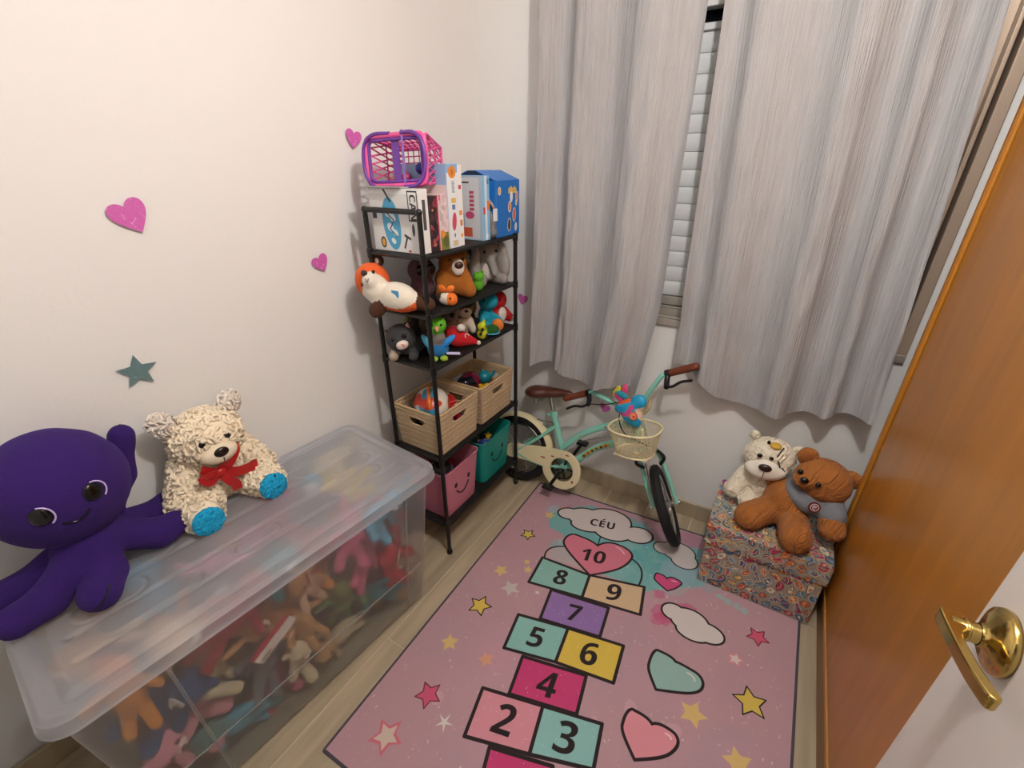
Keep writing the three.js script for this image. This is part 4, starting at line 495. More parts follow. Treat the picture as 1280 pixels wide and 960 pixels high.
// ---------- cream bear with the stitched brow ----------
{ const t = thing('teddy_bear', 'cream teddy bear with black stitches and a yellow patch on its brow', 'teddy bear', [1.385, 0.3, 0.145]);
  const pr = [E(0, 0.085, 0, 0.06, 0.088, 0.055), E(0.004, 0.218, 0.0, 0.088, 0.08, 0.068, 0, [0, 0, 0.15]), K([-0.05, 0.135, 0.0], [-0.085, 0.06, 0.045], 0.034, 0.037), K([0.045, 0.135, -0.01], [0.06, 0.07, 0.0], 0.032, 0.03), K([-0.03, 0.038, 0.03], [-0.025, 0.038, 0.075], 0.036, 0.037), K([0.03, 0.038, 0.0], [0.035, 0.036, 0.03], 0.034, 0.032)];
  const cr = plushMat(0xe6dcc6, { bumpMap: crease, bumpScale: 0.004 }); mesh('body', blob(pr, { h: 0.0055, k: 0.012, amp: 0.003, freq: 85, ridge: true }), cr, t);
  for (const [x, y] of [[-0.062, 0.29], [0.088, 0.268]]) mesh('ear', blob([E(x, y, -0.012, 0.02, 0.02, 0.012)], { h: 0.004, k: 0.01, amp: 0.0015, freq: 90 }), cr, t);
  mesh('muzzle', blob([E(0.0, 0.192, 0.05, 0.07, 0.038, 0.044, 0, [0, 0, 0.12]), E(0, 0.212, 0.06, 0.04, 0.028, 0.034)], { h: 0.005, k: 0.012 }), mat(0xe9e2d4, { roughness: 0.85 }), t);
  mesh('nose', ball(-0.004, 0.222, 0.092, 0.022, 0.015, 0.011, 20), mat(0x2a150d, { roughness: 0.3 }), t);
  mesh('mouth_seam', tube([[-0.004, 0.206, 0.0965], [-0.005, 0.185, 0.0945], [-0.006, 0.168, 0.086]], 0.0014, 8, 5), M.nose, t);
  for (const x of [-0.03, 0.008]) mesh('eye', ball(x, 0.252, 0.066, x < 0 ? 0.009 : 0.0075, x < 0 ? 0.009 : 0.0075, 0.006), M.eye, t);
  const st = mat(0x1c1512, { roughness: 0.8 });
  mesh('patch', ball(0.012, 0.288, 0.03, 0.02, 0.01, 0.02), mat(0xc9a23c, { roughness: 0.9 }), t); mesh('button', ball(-0.012, 0.294, 0.028, 0.006, 0.008, 0.006), M.eye, t);
  for (const pts of [[[0.038, 0.288, 0.03], [0.03, 0.275, 0.048], [0.024, 0.262, 0.059]], [[0.03, 0.25, 0.067], [0.036, 0.238, 0.069], [0.042, 0.226, 0.069]], [[0.048, 0.226, 0.066], [0.06, 0.21, 0.062], [0.07, 0.195, 0.054]]]) mesh('stitch', tube(pts, 0.0024, 8, 6), st, t);
}
// ---------- black rack ----------
const RX0 = 0.076, RX1 = 0.31, RZ0 = 0.222, RZ1 = 0.778, SH = [0.15, 0.484, 0.872, 1.062, 1.256];
{ const t = thing('toy_rack', 'black metal five-shelf rack loaded with toys in the corner', 'rack'), r = 0.0085;
  for (const [x, z, top] of [[RX0, RZ0, 1.262], [RX1, RZ0, 1.262], [RX0, RZ1, 1.392], [RX1, RZ1, 1.392]]) { const p = mesh('post', rod([x, 0.012, z], [x, top, z], r, r, 14), M.black, t); mesh('foot_cap', lathe([[0, 0.0], [0.012, 0.0], [0.0125, 0.012], [0.009, 0.024], [0, 0.024]], 16).translate(x, 0.0005, z), M.blackPlastic, p); }
  mesh('guard_rail', rod([RX0, 1.392, RZ1], [RX1, 1.392, RZ1], 0.0085, 0.0085, 12), M.black, t);
  for (const x of [RX0, RX1]) mesh('elbow', ball(x, 1.392, RZ1, 0.0105), M.blackPlastic, t);
  SH.forEach((y, i) => { const rails = [[[RX0, y, RZ0], [RX1, y, RZ0]], [[RX0, y, RZ1], [RX1, y, RZ1]], [[RX0, y, RZ0], [RX0, y, RZ1]], [[RX1, y, RZ0], [RX1, y, RZ1]]];
    const sh = mesh('shelf', bx(RX1 - RX0 - 0.006, 0.003, RZ1 - RZ0 - 0.006, (RX0 + RX1) / 2, y + 0.0065, (RZ0 + RZ1) / 2, 0.001), M.shelf, t);
    for (const [a, b] of rails) mesh('rail', rod(a, b, 0.0068, 0.0068, 10), M.black, sh);
    for (const x of [RX0, RX1]) for (const z of [RZ0, RZ1]) mesh('connector', merge([rod([x, y - 0.016, z], [x, y + 0.014, z], 0.0112, 0.0112, 14)]), M.blackPlastic, sh); });
}
const shelfTop = SH.map((y) => y + 0.0085);
// ---------- boxes standing on the top shelf ----------
function printTex(w, h, bg, fn) { return canvasTex(w, h, (c) => { c.fillStyle = bg; c.fillRect(0, 0, w, h); fn(c, w, h, rng(w * 7 + h)); }); }
function gameBox(name, label, z0, z1, h, x0, x1, side, spine, top, tilt = 0) { // side: print on the face towards the bin, spine: towards the room
  const w = x1 - x0, d = z1 - z0, t = thing(name, label, 'box', [(x0 + x1) / 2, shelfTop[4] + 0.0005, (z0 + z1) / 2], [tilt, 0, 0], 'boxes on the top shelf');
  mesh('carton', bx(w, h, d, 0, h / 2, 0, 0.0015), mat(top, { roughness: 0.5 }), t);
  mesh('side_print', new THREE.BoxGeometry(w - 0.002, h - 0.002, 0.0006).translate(0, h / 2, d / 2 + 0.0004), mat(0xffffff, { map: side, roughness: 0.35 }), t);
  mesh('spine_print', new THREE.BoxGeometry(0.0006, h - 0.002, d - 0.002).translate(w / 2 + 0.0004, h / 2, 0), mat(0xffffff, { map: spine, roughness: 0.35 }), t);
  return t;
}
const speck = (c, w, h, R, pal, n, s) => { for (let i = 0; i < n; i++) { c.fillStyle = pal[i % pal.length]; c.beginPath(); c.ellipse(R() * w, R() * h, s * (0.4 + R()), s * (0.3 + R() * 0.7), R() * 3, 0, 6.3); c.fill(); } };
const whiteFace = printTex(512, 400, '#dcdcdc', (c) => { c.fillStyle = '#eeeeee'; c.fillRect(0, 0, 512, 30); c.save(); c.translate(215, 220); c.rotate(-0.12); c.fillStyle = '#4aa3cc'; c.beginPath(); c.ellipse(0, 0, 92, 170, 0, 0, 6.3); c.fill(); c.fillStyle = '#dfe8ee'; for (const [x, y, r] of [[-30, -70, 30], [20, -40, 34], [-20, 20, 36], [25, 60, 30], [-10, 110, 26]]) { c.beginPath(); c.ellipse(x, y, r, r * 0.7, 0.6, 0, 6.3); c.fill(); } c.strokeStyle = '#2b4a6d'; c.lineWidth = 9; c.beginPath(); c.moveTo(-40, -80); c.lineTo(30, -20); c.lineTo(-25, 30); c.lineTo(40, 90); c.stroke(); c.restore(); c.strokeStyle = '#2c2c2c'; c.lineWidth = 16; c.beginPath(); c.moveTo(330, 375); c.lineTo(372, 290); c.moveTo(340, 285); c.lineTo(405, 310); c.moveTo(160, 0); c.lineTo(225, 80); c.stroke(); c.fillStyle = '#242424'; c.save(); c.translate(415, 15); c.rotate(Math.PI / 2); c.font = 'bold 82px sans-serif'; c.fillText('CAN', 12, -10); c.lineWidth = 9; c.strokeStyle = '#242424'; c.strokeRect(-2, -84, 178, 92); c.restore(); c.fillStyle = '#2c4a66'; c.fillRect(18, 150, 44, 40); c.lineWidth = 12; c.beginPath(); c.ellipse(105, 345, 24, 32, 0, 0, 6.3); c.fillStyle = '#d9a441'; c.fill(); c.stroke(); c.beginPath(); c.ellipse(440, 250, 14, 40, 0, 0, 6.3); c.fillStyle = '#333'; c.fill(); c.fillStyle = '#c0303a'; c.fillRect(370, 382, 26, 14); });
gameBox('game_box', 'white game box with blue oval picture under the pink basket', 0.72, 0.76, 0.19, 0.085, 0.296, whiteFace, printTex(64, 256, '#e0e0de', (c) => { c.fillStyle = '#444'; c.fillRect(20, 40, 24, 120); }), 0xd8d8d8);
gameBox('game_box', 'dark red and black game box beside the white game box', 0.676, 0.718, 0.168, 0.085, 0.298, printTex(128, 128, '#33222a', () => {}), printTex(128, 400, '#2a2226', (c, w, h, R) => { speck(c, w, h, R, ['#7a2a38', '#3d3138', '#a8474e', '#5a2430', '#1a1518'], 40, 26); c.fillStyle = '#b02a40'; c.fillRect(112, 0, 16, h); c.fillStyle = '#c98a3c'; c.fillRect(30, 345, 50, 8); c.fillStyle = '#e0a85c'; c.fillRect(34, 90, 20, 14); }), 0x3a2a30);
gameBox('game_box', 'pale pink and olive game box in front of the tall blue box', 0.632, 0.674, 0.172, 0.085, 0.3, printTex(128, 128, '#c9b6b6', () => {}), printTex(128, 400, '#d5c2c4', (c, w, h, R) => { speck(c, w, h * 0.6, R, ['#c9b0b4', '#dccaca', '#b8a6aa'], 16, 34); c.fillStyle = '#7a7a32'; c.fillRect(0, 270, w, 130); c.fillStyle = '#dc8a3a'; c.beginPath(); c.ellipse(40, 285, 46, 30, 0.5, 0, 6.3); c.fill(); c.fillStyle = '#5c6230'; c.beginPath(); c.ellipse(80, 340, 50, 44, 0, 0, 6.3); c.fill(); c.fillStyle = '#d0607a'; c.fillRect(0, 0, 26, 40); }), 0xd5c6c6);
gameBox('game_box', 'tallest box on the rack, pale blue with an orange badge', 0.572, 0.63, 0.258, 0.085, 0.302, printTex(256, 256, '#e2cfcb', (c) => { c.fillStyle = '#8fb2d6'; c.fillRect(0, 0, 256, 60); c.fillStyle = '#f1e6e2'; c.beginPath(); c.moveTo(60, 256); c.lineTo(120, 70); c.lineTo(170, 70); c.lineTo(130, 256); c.fill(); c.fillStyle = '#4a4a4a'; c.fillRect(200, 130, 40, 6); }), printTex(128, 512, '#dfe3e6', (c) => { c.fillStyle = '#87aeda'; c.fillRect(0, 0, 128, 50); c.fillStyle = '#d9832e'; c.beginPath(); c.ellipse(64, 46, 44, 36, 0, 0, 6.3); c.fill(); c.fillStyle = '#333'; c.font = 'bold 40px sans-serif'; c.fillText('5', 54, 60); c.fillStyle = '#6d7f8c'; for (let i = 0; i < 6; i++) c.fillRect(54, 100 + i * 12, 30, 7); c.fillStyle = '#d9b45c'; c.fillRect(40, 200, 54, 30); c.fillStyle = '#5570a8'; c.fillRect(46, 240, 36, 30); c.fillStyle = '#c94a64'; c.beginPath(); c.ellipse(64, 345, 26, 58, 0.15, 0, 6.3); c.fill(); c.fillStyle = '#555'; c.fillRect(56, 420, 14, 24); c.fillStyle = '#cdbb92'; c.fillRect(36, 465, 60, 36); }), 0x8fb2d6);
gameBox('game_box', 'slim white box between two pale blue boxes', 0.543, 0.57, 0.255, 0.085, 0.296, printTex(64, 64, '#e2e2e2', () => {}), printTex(64, 512, '#e6e6e8', (c) => { c.fillStyle = '#c04a55'; c.fillRect(14, 120, 36, 26); c.fillStyle = '#c98a4a'; c.fillRect(10, 280, 40, 30); c.fillRect(16, 340, 36, 40); c.fillStyle = '#e0a040'; c.fillRect(20, 430, 30, 24); }), 0xe2e2e4);
gameBox('game_box', 'sky blue activity box with a boxed puzzle print on its side', 0.39, 0.436, 0.22, 0.085, 0.302, printTex(256, 400, '#a8bcd0', (c, w, h, R) => { c.fillStyle = '#c9cdd2'; c.fillRect(14, 10, 228, 380); c.fillStyle = '#b8a876'; c.fillRect(30, 90, 120, 130); c.fillStyle = '#b0475e'; for (let i = 0; i < 5; i++) c.fillRect(190, 90 + i * 26, 24, 18); c.fillStyle = '#c04a78'; c.beginPath(); c.arc(190, 240, 24, 0, 6.3); c.fill(); c.fillStyle = '#8fa0b8'; c.fillRect(30, 230, 130, 100); c.fillStyle = '#c0583c'; c.fillRect(30, 320, 170, 60); c.fillStyle = '#9aa848'; c.beginPath(); c.arc(80, 360, 26, 0, 6.3); c.fill(); c.fillStyle = '#333'; c.fillRect(150, 34, 40, 10); }), printTex(96, 400, '#7fb6dc', (c) => { c.fillStyle = '#cfe0ee'; c.fillRect(30, 0, 30, 400); c.fillStyle = '#c93a3a'; c.fillRect(8, 190, 26, 44); c.fillStyle = '#e2762c'; c.fillRect(60, 150, 28, 60); c.fillStyle = '#f0f0f0'; c.fillRect(36, 360, 30, 30); c.fillStyle = '#4c7cb0'; c.fillRect(60, 20, 28, 30); }), 0x7fb2d8);
{ const t = thing('carry_box', 'bright blue handled cardboard box with oval food pictures on the rack', 'box', [0.198, shelfTop[4] + 0.0005, 0.268], 0); t.scale.set(1, 1.06, 1.12);
  const art = printTex(512, 512, '#1f6fc4', (c) => { c.fillStyle = '#f2c318'; [0, 1, 2, 3, 4, 5, 6].forEach((i) => c.fillRect(262 + i * 27, 70 - (i % 3) * 8, 20, 48 + (i % 3) * 8)); const ov = (x, y, rx, ry, f) => { c.fillStyle = '#efe8da'; c.beginPath(); c.ellipse(x, y, rx + 9, ry + 9, 0.1, 0, 6.3); c.fill(); c.fillStyle = f; c.beginPath(); c.ellipse(x, y, rx, ry, 0.1, 0, 6.3); c.fill(); }; ov(290, 240, 26, 44, '#d98228'); ov(392, 320, 30, 58, '#c9604a'); ov(276, 410, 30, 56, '#3a2a1c'); ov(330, 150, 22, 40, '#dfe3ee'); ov(455, 150, 22, 40, '#c98a70'); ov(440, 210, 14, 18, '#d9b070'); ov(430, 440, 18, 34, '#cfd6e0'); ov(70, 90, 24, 28, '#e0b050'); });
  const blue = mat(0x2272c6, { roughness: 0.45 }); mesh('carton', bx(0.215, 0.19, 0.15, 0, 0.095, 0, 0.0015), blue, t);
  mesh('front_print', new THREE.BoxGeometry(0.0006, 0.188, 0.148).translate(0.1079, 0.095, 0), mat(0xffffff, { map: art, roughness: 0.4 }), t);
  const roof = (sx) => { const s = new THREE.Shape(); s.moveTo(0.1075, 0.19); s.lineTo(0.02, 0.222); s.lineTo(0.02, 0.219); s.lineTo(0.105, 0.188); s.closePath(); return s; };
  mesh('lid_flap', extr(roof(1), 0.15).translate(0, 0, -0.075), blue, t); mesh('lid_flap', extr(roof(1), 0.15).translate(0, 0, -0.075).rotateY(Math.PI), blue, t);
  mesh('dark_inside_sheet', extr((() => { const s = new THREE.Shape(); s.moveTo(-0.1075, 0.19); s.lineTo(-0.02, 0.221); s.lineTo(0.02, 0.221); s.lineTo(0.1075, 0.19); s.closePath(); return s; })(), 0.001).translate(0, 0, 0.07), mat(0x15324f, { roughness: 0.6 }), t);  // dark sheet paints the shade inside the box under its flaps
}
{ const t = thing('toy_hood', 'grey and white plastic toy piece with a curved handle before the blue box', 'toy', [0.292, shelfTop[4] + 0.0005, 0.366], 0);
  mesh('shell', blob([E(-0.01, 0.05, 0, 0.03, 0.05, 0.018), E(-0.006, 0.02, 0, 0.03, 0.02, 0.018)], { h: 0.004, k: 0.01 }), mat(0x6d6e72, { roughness: 0.4 }), t); mesh('window', bx(0.006, 0.045, 0.026, 0.018, 0.085, 0, 0.003), mat(0xdfe4ec, { roughness: 0.25 }), t); mesh('handle', tube([[0, 0.02, -0.018], [0.006, 0.075, -0.03], [0.0, 0.115, -0.01], [-0.004, 0.14, 0.014]], 0.006, 20, 8), mat(0xb49a86, { roughness: 0.5 }), t); }
{ const t = thing('booklet', 'folded grey cardboard sheet under the pink basket', 'booklet', [0.15, shelfTop[4] + 0.1915, 0.74]); mesh('sheet', bx(0.16, 0.003, 0.05, 0, 0.0015, 0, 0.001), mat(0xb5b5b3, { roughness: 0.6 }), t); mesh('flap', bx(0.16, 0.002, 0.03, 0, 0.006, 0.028, 0.0008).rotateX(0.1), mat(0x8e8e8c, { roughness: 0.6 }), t); }

// ---------- pink toy shopping basket lying on its side ----------
{ const pink = mat(0xe0569a, { roughness: 0.35 }), purple = mat(0x6a3a98, { roughness: 0.3 });
  const t = thing('toy_basket', 'pink lattice toy shopping basket with purple handles tipped on its side', 'basket', [0.176, 1.532, 0.715], [0, 0, 0]);
  t.rotation.set(-0.1, 0.16, 0.04, 'YXZ');
  // local: opening faces +z, size a x b at the rim, smaller at the back
  const a = 0.215, b = 0.138, A = 0.15, B = 0.1, D = 0.15;
  const lp = (w, h, z, r) => rrect(w, h, r, 5).map(([x, y]) => [x, y, z]);
  mesh('rim', tube(rrect(a, b, 0.02, 4).map(([x, y]) => [x, y, 0]), 0.0078, 90, 8, true), pink, t); mesh('rim_band', tube(rrect(a - 0.006, b - 0.006, 0.02, 4).map(([x, y]) => [x, y, -0.012]), 0.0045, 90, 6, true), pink, t);
  mesh('inner_frame', tube(rrect(a - 0.022, b - 0.022, 0.018, 4).map(([x, y]) => [x, y, 0.001]), 0.005, 90, 8, true), purple, t);
  const side = (u0, u1, v0, v1, nu) => { // lattice of one wall: corners rim->base
    const pt = (s, q) => [0, 1, 2].map((i) => mixf(mixf(u0[i], u1[i], s), mixf(v0[i], v1[i], s), q)); const bars = []; const n = nu;
    for (let i = -2; i <= n; i++) { const s0 = i / n, s1 = (i + 2.2) / n; const c = (s, q) => clamp(s, 0, 1); for (const f of [1, -1]) { let A0 = f > 0 ? [s0, 0] : [s1, 0], B0 = f > 0 ? [s1, 1] : [s0, 1]; const cut = (P, Q) => { let [x, y] = P; const [X, Y] = Q; if (x < 0) { y += (0 - x) * (Y - y) / (X - x); x = 0; } if (x > 1) { y += (1 - x) * (Y - y) / (X - x); x = 1; } return [x, y]; }; const p = cut(A0, B0), q = cut(B0, A0); if (p[1] < 0 || p[1] > 1 || q[1] < 0 || q[1] > 1 || Math.abs(p[1] - q[1]) < 0.08) continue; bars.push(rod(pt(...p), pt(...q), 0.0026, 0.0026, 5)); } }
    bars.push(rod(pt(0, 0.5), pt(1, 0.5), 0.0026, 0.0026, 5)); return bars; };
  const h2 = b / 2, w2 = a / 2, H2 = B / 2, W2 = A / 2; const c = [[-w2, -h2, -0.012], [w2, -h2, -0.012], [w2, h2, -0.012], [-w2, h2, -0.012]], d = [[-W2, -H2, -D], [W2, -H2, -D], [W2, H2, -D], [-W2, H2, -D]];
  for (let i = 0; i < 4; i++) { const j = (i + 1) % 4; mesh('lattice', merge(side(c[i], c[j], d[i], d[j], i % 2 ? 6 : 9)), pink, t); mesh('corner_rib', rod(c[i], d[i], 0.0042, 0.004, 6), pink, t); }
  const fl = []; for (let i = 1; i < 7; i++) fl.push(rod([mixf(-W2, W2, i / 7), -H2, -D], [mixf(-W2, W2, i / 7), H2, -D], 0.002, 0.002, 5)); for (let i = 1; i < 5; i++) fl.push(rod([-W2, mixf(-H2, H2, i / 5), -D], [W2, mixf(-H2, H2, i / 5), -D], 0.002, 0.002, 5)); mesh('lattice', merge([...fl, ...d.map((p, i) => rod(p, d[(i + 1) % 4], 0.004, 0.004, 6))]), pink, t);
  mesh('handle', tube([[-0.012, h2 + 0.006, 0.004], [-w2 + 0.03, h2 + 0.004, 0.008], [-w2 - 0.002, h2 - 0.025, 0.008], [-w2 - 0.002, -h2 + 0.025, 0.008], [-w2 + 0.03, -h2 - 0.004, 0.008], [-0.012, -h2 - 0.006, 0.004]], 0.0055, 60, 8), purple, t);
  mesh('handle', tube([[0.03, h2 + 0.006, 0.006], [w2 - 0.03, h2 + 0.002, 0.012], [w2 + 0.0, h2 - 0.025, 0.012], [w2 + 0.0, -h2 + 0.025, 0.012], [w2 - 0.03, -h2 - 0.002, 0.012], [0.03, -h2 - 0.006, 0.006]], 0.0055, 60, 8), purple, t);
  mesh('handle_bar', bx(0.026, b + 0.006, 0.004, 0.0, 0, -0.004, 0.0015), purple, t); mesh('handle_bar', bx(0.007, b + 0.02, 0.006, 0.032, 0.004, 0.004, 0.002), mat(0x8a68b8, { roughness: 0.3 }), t);
  const Rb = rng(31); [['navy', 0x1f2b8f, [0.06, -0.02, -0.05], 0.02], ['yellow', 0xd9c02a, [0.075, -0.045, -0.04], 0.012], ['peach', 0xd99a7a, [-0.05, -0.045, -0.06], 0.014], ['rosy', 0xb8406a, [-0.02, -0.04, -0.08], 0.016]].forEach(([n, hx, p, r]) => { const q = V(...p).applyEuler(t.rotation).add(t.position); const o = mesh('toy_fruit', merge([ball(0, 0, 0, r, r * 0.9, r), rod([0, r * 0.8, 0], [0.002, r * 1.25, 0], 0.002)]), mat(hx, { roughness: 0.35 })); o.position.copy(q); tag(o, `${n} plastic toy fruit inside the pink basket`, 'toy'); });
}
// ---------- soft toys on the second and third shelves ----------
function soft(name, label, p, rot, prims, cols, o = {}) { const t = thing(name, label, 'soft toy', p, rot, o.group); mesh('body', blob(prims, { h: 0.005, k: 0.012, cols: cols.map(lin), ...o }), plushPaint, t); return t; }
const eyes = (t, list, r = 0.006) => list.forEach((p) => mesh('eye', ball(...p, r, r, r * 0.8, 10), M.eye, t));
const S2 = shelfTop[3], S3 = shelfTop[2];
{ const t = soft('plush_fox', 'orange and white plush fox lying on its back with brown paws on the rack', [0.19, S2, 0.765], 0, [E(-0.112, 0.092, 0.022, 0.06, 0.062, 0.056, 0, [0, 0, 0.5]), E(-0.078, 0.072, 0.045, 0.05, 0.05, 0.036, 1), E(-0.072, 0.108, 0.066, 0.026, 0.026, 0.026, 1), E(0.0, 0.055, 0.025, 0.08, 0.046, 0.046, 1), E(-0.005, 0.038, 0.012, 0.09, 0.04, 0.05, 0), K([-0.045, 0.03, 0.045], [-0.068, 0.004, 0.062], 0.024, 0.026, 2), K([0.07, 0.04, 0.0], [0.112, 0.036, 0.0], 0.026, 0.024, 2)], ['#e8632a', '#e9e2d2', '#4a2a18']);
  for (const [x, y, z, r] of [[-0.166, 0.085, 0.018, 1.3], [-0.1, 0.158, 0.0, 0.1]]) { const e = mesh('ear', new THREE.TorusGeometry(0.019, 0.009, 8, 16).scale(1, 0.8, 0.9).rotateZ(r).translate(x, y, z), plushMat(0x3f2114), t); mesh('ear_lining', ball(x, y, z, 0.014, 0.013, 0.005), mat(0xe9d8c8, { roughness: 0.9 }), e); }
  mesh('nose', ball(-0.082, 0.132, 0.08, 0.013, 0.011, 0.009), mat(0x2a1610, { roughness: 0.4 }), t); eyes(t, [[-0.1, 0.092, 0.078], [-0.06, 0.135, 0.06]], 0.0065); mesh('smile', tube([[-0.066, 0.118, 0.092], [-0.058, 0.108, 0.091], [-0.056, 0.12, 0.088]], 0.0012, 8, 5), M.nose, t);
  mesh('blue_tag', bx(0.03, 0.022, 0.004, 0.03, 0.074, 0.062, 0.0015), mat(0x4a9ac8, { roughness: 0.5 }), t); }
{ const t = soft('plush_bear', 'chestnut brown plush bear with white muzzle sitting on the second shelf', [0.215, S2, 0.53], 0.95, [E(0, 0.06, 0, 0.062, 0.058, 0.055), E(0.005, 0.122, 0.012, 0.052, 0.045, 0.048), K([-0.04, 0.08, 0.02], [-0.045, 0.035, 0.05], 0.025, 0.026), K([0.04, 0.08, 0.02], [0.048, 0.04, 0.045], 0.026, 0.026), K([-0.03, 0.03, 0.03], [-0.05, 0.026, 0.055], 0.028, 0.026), K([0.03, 0.03, 0.03], [0.05, 0.026, 0.055], 0.028, 0.026)], ['#9a5a18']);
  mesh('muzzle', blob([E(0.012, 0.116, 0.055, 0.024, 0.03, 0.018)], { h: 0.004 }), plushMat(0xe8e2da), t); mesh('nose', ball(0.012, 0.126, 0.071, 0.017, 0.013, 0.008), mat(0x3a1a12, { roughness: 0.4 }), t); for (const s of [-1, 1]) mesh('ear', blob([E(0.005 + s * 0.046, 0.152, 0.0, 0.014, 0.014, 0.009)], { h: 0.004 }), plushMat(0x8a5018), t); eyes(t, [[-0.014, 0.142, 0.05], [0.034, 0.142, 0.05]]); }
{ const t = soft('plush_owl', 'dark mauve plush creature with huge black eyes behind the fox', [0.155, S2, 0.625], 1.2, [E(0, 0.045, 0, 0.045, 0.045, 0.04), E(0, 0.108, 0, 0.05, 0.045, 0.045)], ['#5a3c46']); for (const s of [-1, 1]) { const e = mesh('eye_patch', ball(s * 0.021, 0.115, 0.038, 0.017, 0.018, 0.008), M.eye, t); } mesh('beak', ball(0, 0.098, 0.045, 0.006, 0.008, 0.006), M.nose, t); }
{ const t = soft('plush_fish', 'small orange and white plush fish with an orange bow on shelf edge', [0.285, S2, 0.645], 0.3, [E(0, 0.024, 0, 0.03, 0.023, 0.024, 1), E(0.016, 0.024, 0.002, 0.022, 0.023, 0.022, 0), E(-0.022, 0.026, 0, 0.02, 0.02, 0.018, 2)], ['#e8762a', '#e6dccb', '#3f2318'], { k: 0.006 }); for (const s of [-1, 1]) mesh('bow_loop', blob([E(s * 0.016, 0.062, 0.004, 0.016, 0.011, 0.006, 0, [0, 0, s * 0.6])], { h: 0.003 }), plushMat(0xf07f2c), t); mesh('bow_knot', ball(0, 0.054, 0.006, 0.006), plushMat(0xd9641a), t); eyes(t, [[0.02, 0.032, 0.022]], 0.004); }
{ const t = soft('plush_elephant', 'light grey plush elephant with long floppy ears at the rack end', [0.2, S2, 0.285], 1.05, [E(0, 0.05, 0, 0.052, 0.05, 0.045), E(0, 0.115, 0.01, 0.05, 0.045, 0.042), K([0.0, 0.1, 0.045], [0.005, 0.045, 0.07], 0.017, 0.011), K([-0.03, 0.02, 0.03], [-0.045, 0.018, 0.06], 0.022, 0.02), K([0.03, 0.02, 0.03], [0.045, 0.018, 0.06], 0.022, 0.02)], ['#8f8b88']);
  t.scale.setScalar(1.1);
  for (const s of [-1, 1]) mesh('ear', blob([E(s * 0.056, 0.09, 0.03, 0.016, 0.065, 0.03, 0, [0, s * 0.4, s * 0.12]), E(s * 0.06, 0.055, 0.034, 0.018, 0.042, 0.032)], { h: 0.005, amp: 0.002, freq: 60 }), plushMat(0x9a9692), t); eyes(t, [[-0.024, 0.122, 0.048], [0.024, 0.122, 0.048]]); mesh('belly_patch', ball(0, 0.05, 0.036, 0.032, 0.034, 0.014), plushMat(0xc9c3bb), t); }
{ const t = soft('plush_mouse', 'pale grey plush mouse beside the elephant at the wall', [0.15, S2, 0.385], 1.2, [E(0, 0.045, 0, 0.04, 0.045, 0.038), E(0, 0.108, 0.005, 0.042, 0.04, 0.038)], ['#8a877f']); for (const s of [-1, 1]) mesh('ear', blob([E(s * 0.038, 0.146, 0, 0.02, 0.02, 0.008)], { h: 0.004 }), plushMat(0x5b4c3a), t); eyes(t, [[-0.015, 0.115, 0.04], [0.015, 0.115, 0.04]], 0.004); mesh('nose', ball(0, 0.1, 0.043, 0.005), M.nose, t); }
{ const t = soft('plush_frog', 'small bright green plush frog squeezed beside the brown bear', [0.262, S2, 0.425], 1.3, [E(0, 0.026, 0, 0.024, 0.026, 0.022), E(0, 0.056, 0.004, 0.024, 0.018, 0.02), E(-0.013, 0.072, 0.006, 0.008, 0.008, 0.008), E(0.013, 0.072, 0.006, 0.008, 0.008, 0.008)], ['#5aa822'], { k: 0.006, h: 0.004 }); eyes(t, [[-0.013, 0.074, 0.013], [0.013, 0.074, 0.013]], 0.003); }
{ const t = soft('plush_cat', 'charcoal plush cat with pink ears and white muzzle on the third shelf', [0.15, S3, 0.735], 0.35, [E(0, 0.035, -0.03, 0.055, 0.036, 0.06), E(-0.01, 0.078, 0.018, 0.056, 0.05, 0.046, 0, [0, 0, 0.3]), K([-0.04, 0.02, 0.01], [-0.03, 0.016, 0.055], 0.018, 0.017, 1), K([0.035, 0.02, 0.01], [0.04, 0.016, 0.04], 0.018, 0.017)], ['#3c3c3e', '#a89a88'], { amp: 0.0012, freq: 200 });
  mesh('muzzle', blob([E(0.012, 0.066, 0.058, 0.024, 0.017, 0.016, 0, [0, 0, 0.4])], { h: 0.004 }), plushMat(0xe2d6cc), t); mesh('nose', ball(0.022, 0.072, 0.073, 0.007, 0.005, 0.004), mat(0xd98a86), t); eyes(t, [[-0.022, 0.084, 0.06], [0.022, 0.1, 0.056]], 0.0085);
  for (const [x, y, r] of [[-0.062, 0.092, 1.2], [0.02, 0.13, -0.2]]) { const e = mesh('ear', new THREE.ConeGeometry(0.019, 0.034, 12).scale(1, 1, 0.5).rotateZ(r).translate(x, y, 0.01), plushMat(0x3c3c3e), t); mesh('ear_lining', new THREE.ConeGeometry(0.012, 0.024, 10).scale(1, 1, 0.4).rotateZ(r).translate(x, y - 0.003, 0.018), mat(0xc98a88, { roughness: 0.9 }), e); } }
{ const t = soft('plush_dog', 'dusky brown plush dog with dark ears behind the charcoal cat', [0.165, S3, 0.625], 0.9, [E(0, 0.04, 0, 0.045, 0.042, 0.04), E(0, 0.105, 0.01, 0.043, 0.045, 0.04), E(-0.045, 0.1, 0.015, 0.014, 0.045, 0.022, 1), E(0.045, 0.1, 0.015, 0.014, 0.045, 0.022, 1)], ['#6b524a', '#2e2220']); eyes(t, [[-0.016, 0.115, 0.047], [0.016, 0.115, 0.047]]); mesh('nose', ball(0, 0.1, 0.052, 0.009, 0.007, 0.006), M.nose, t);  t.scale.setScalar(1.1); }
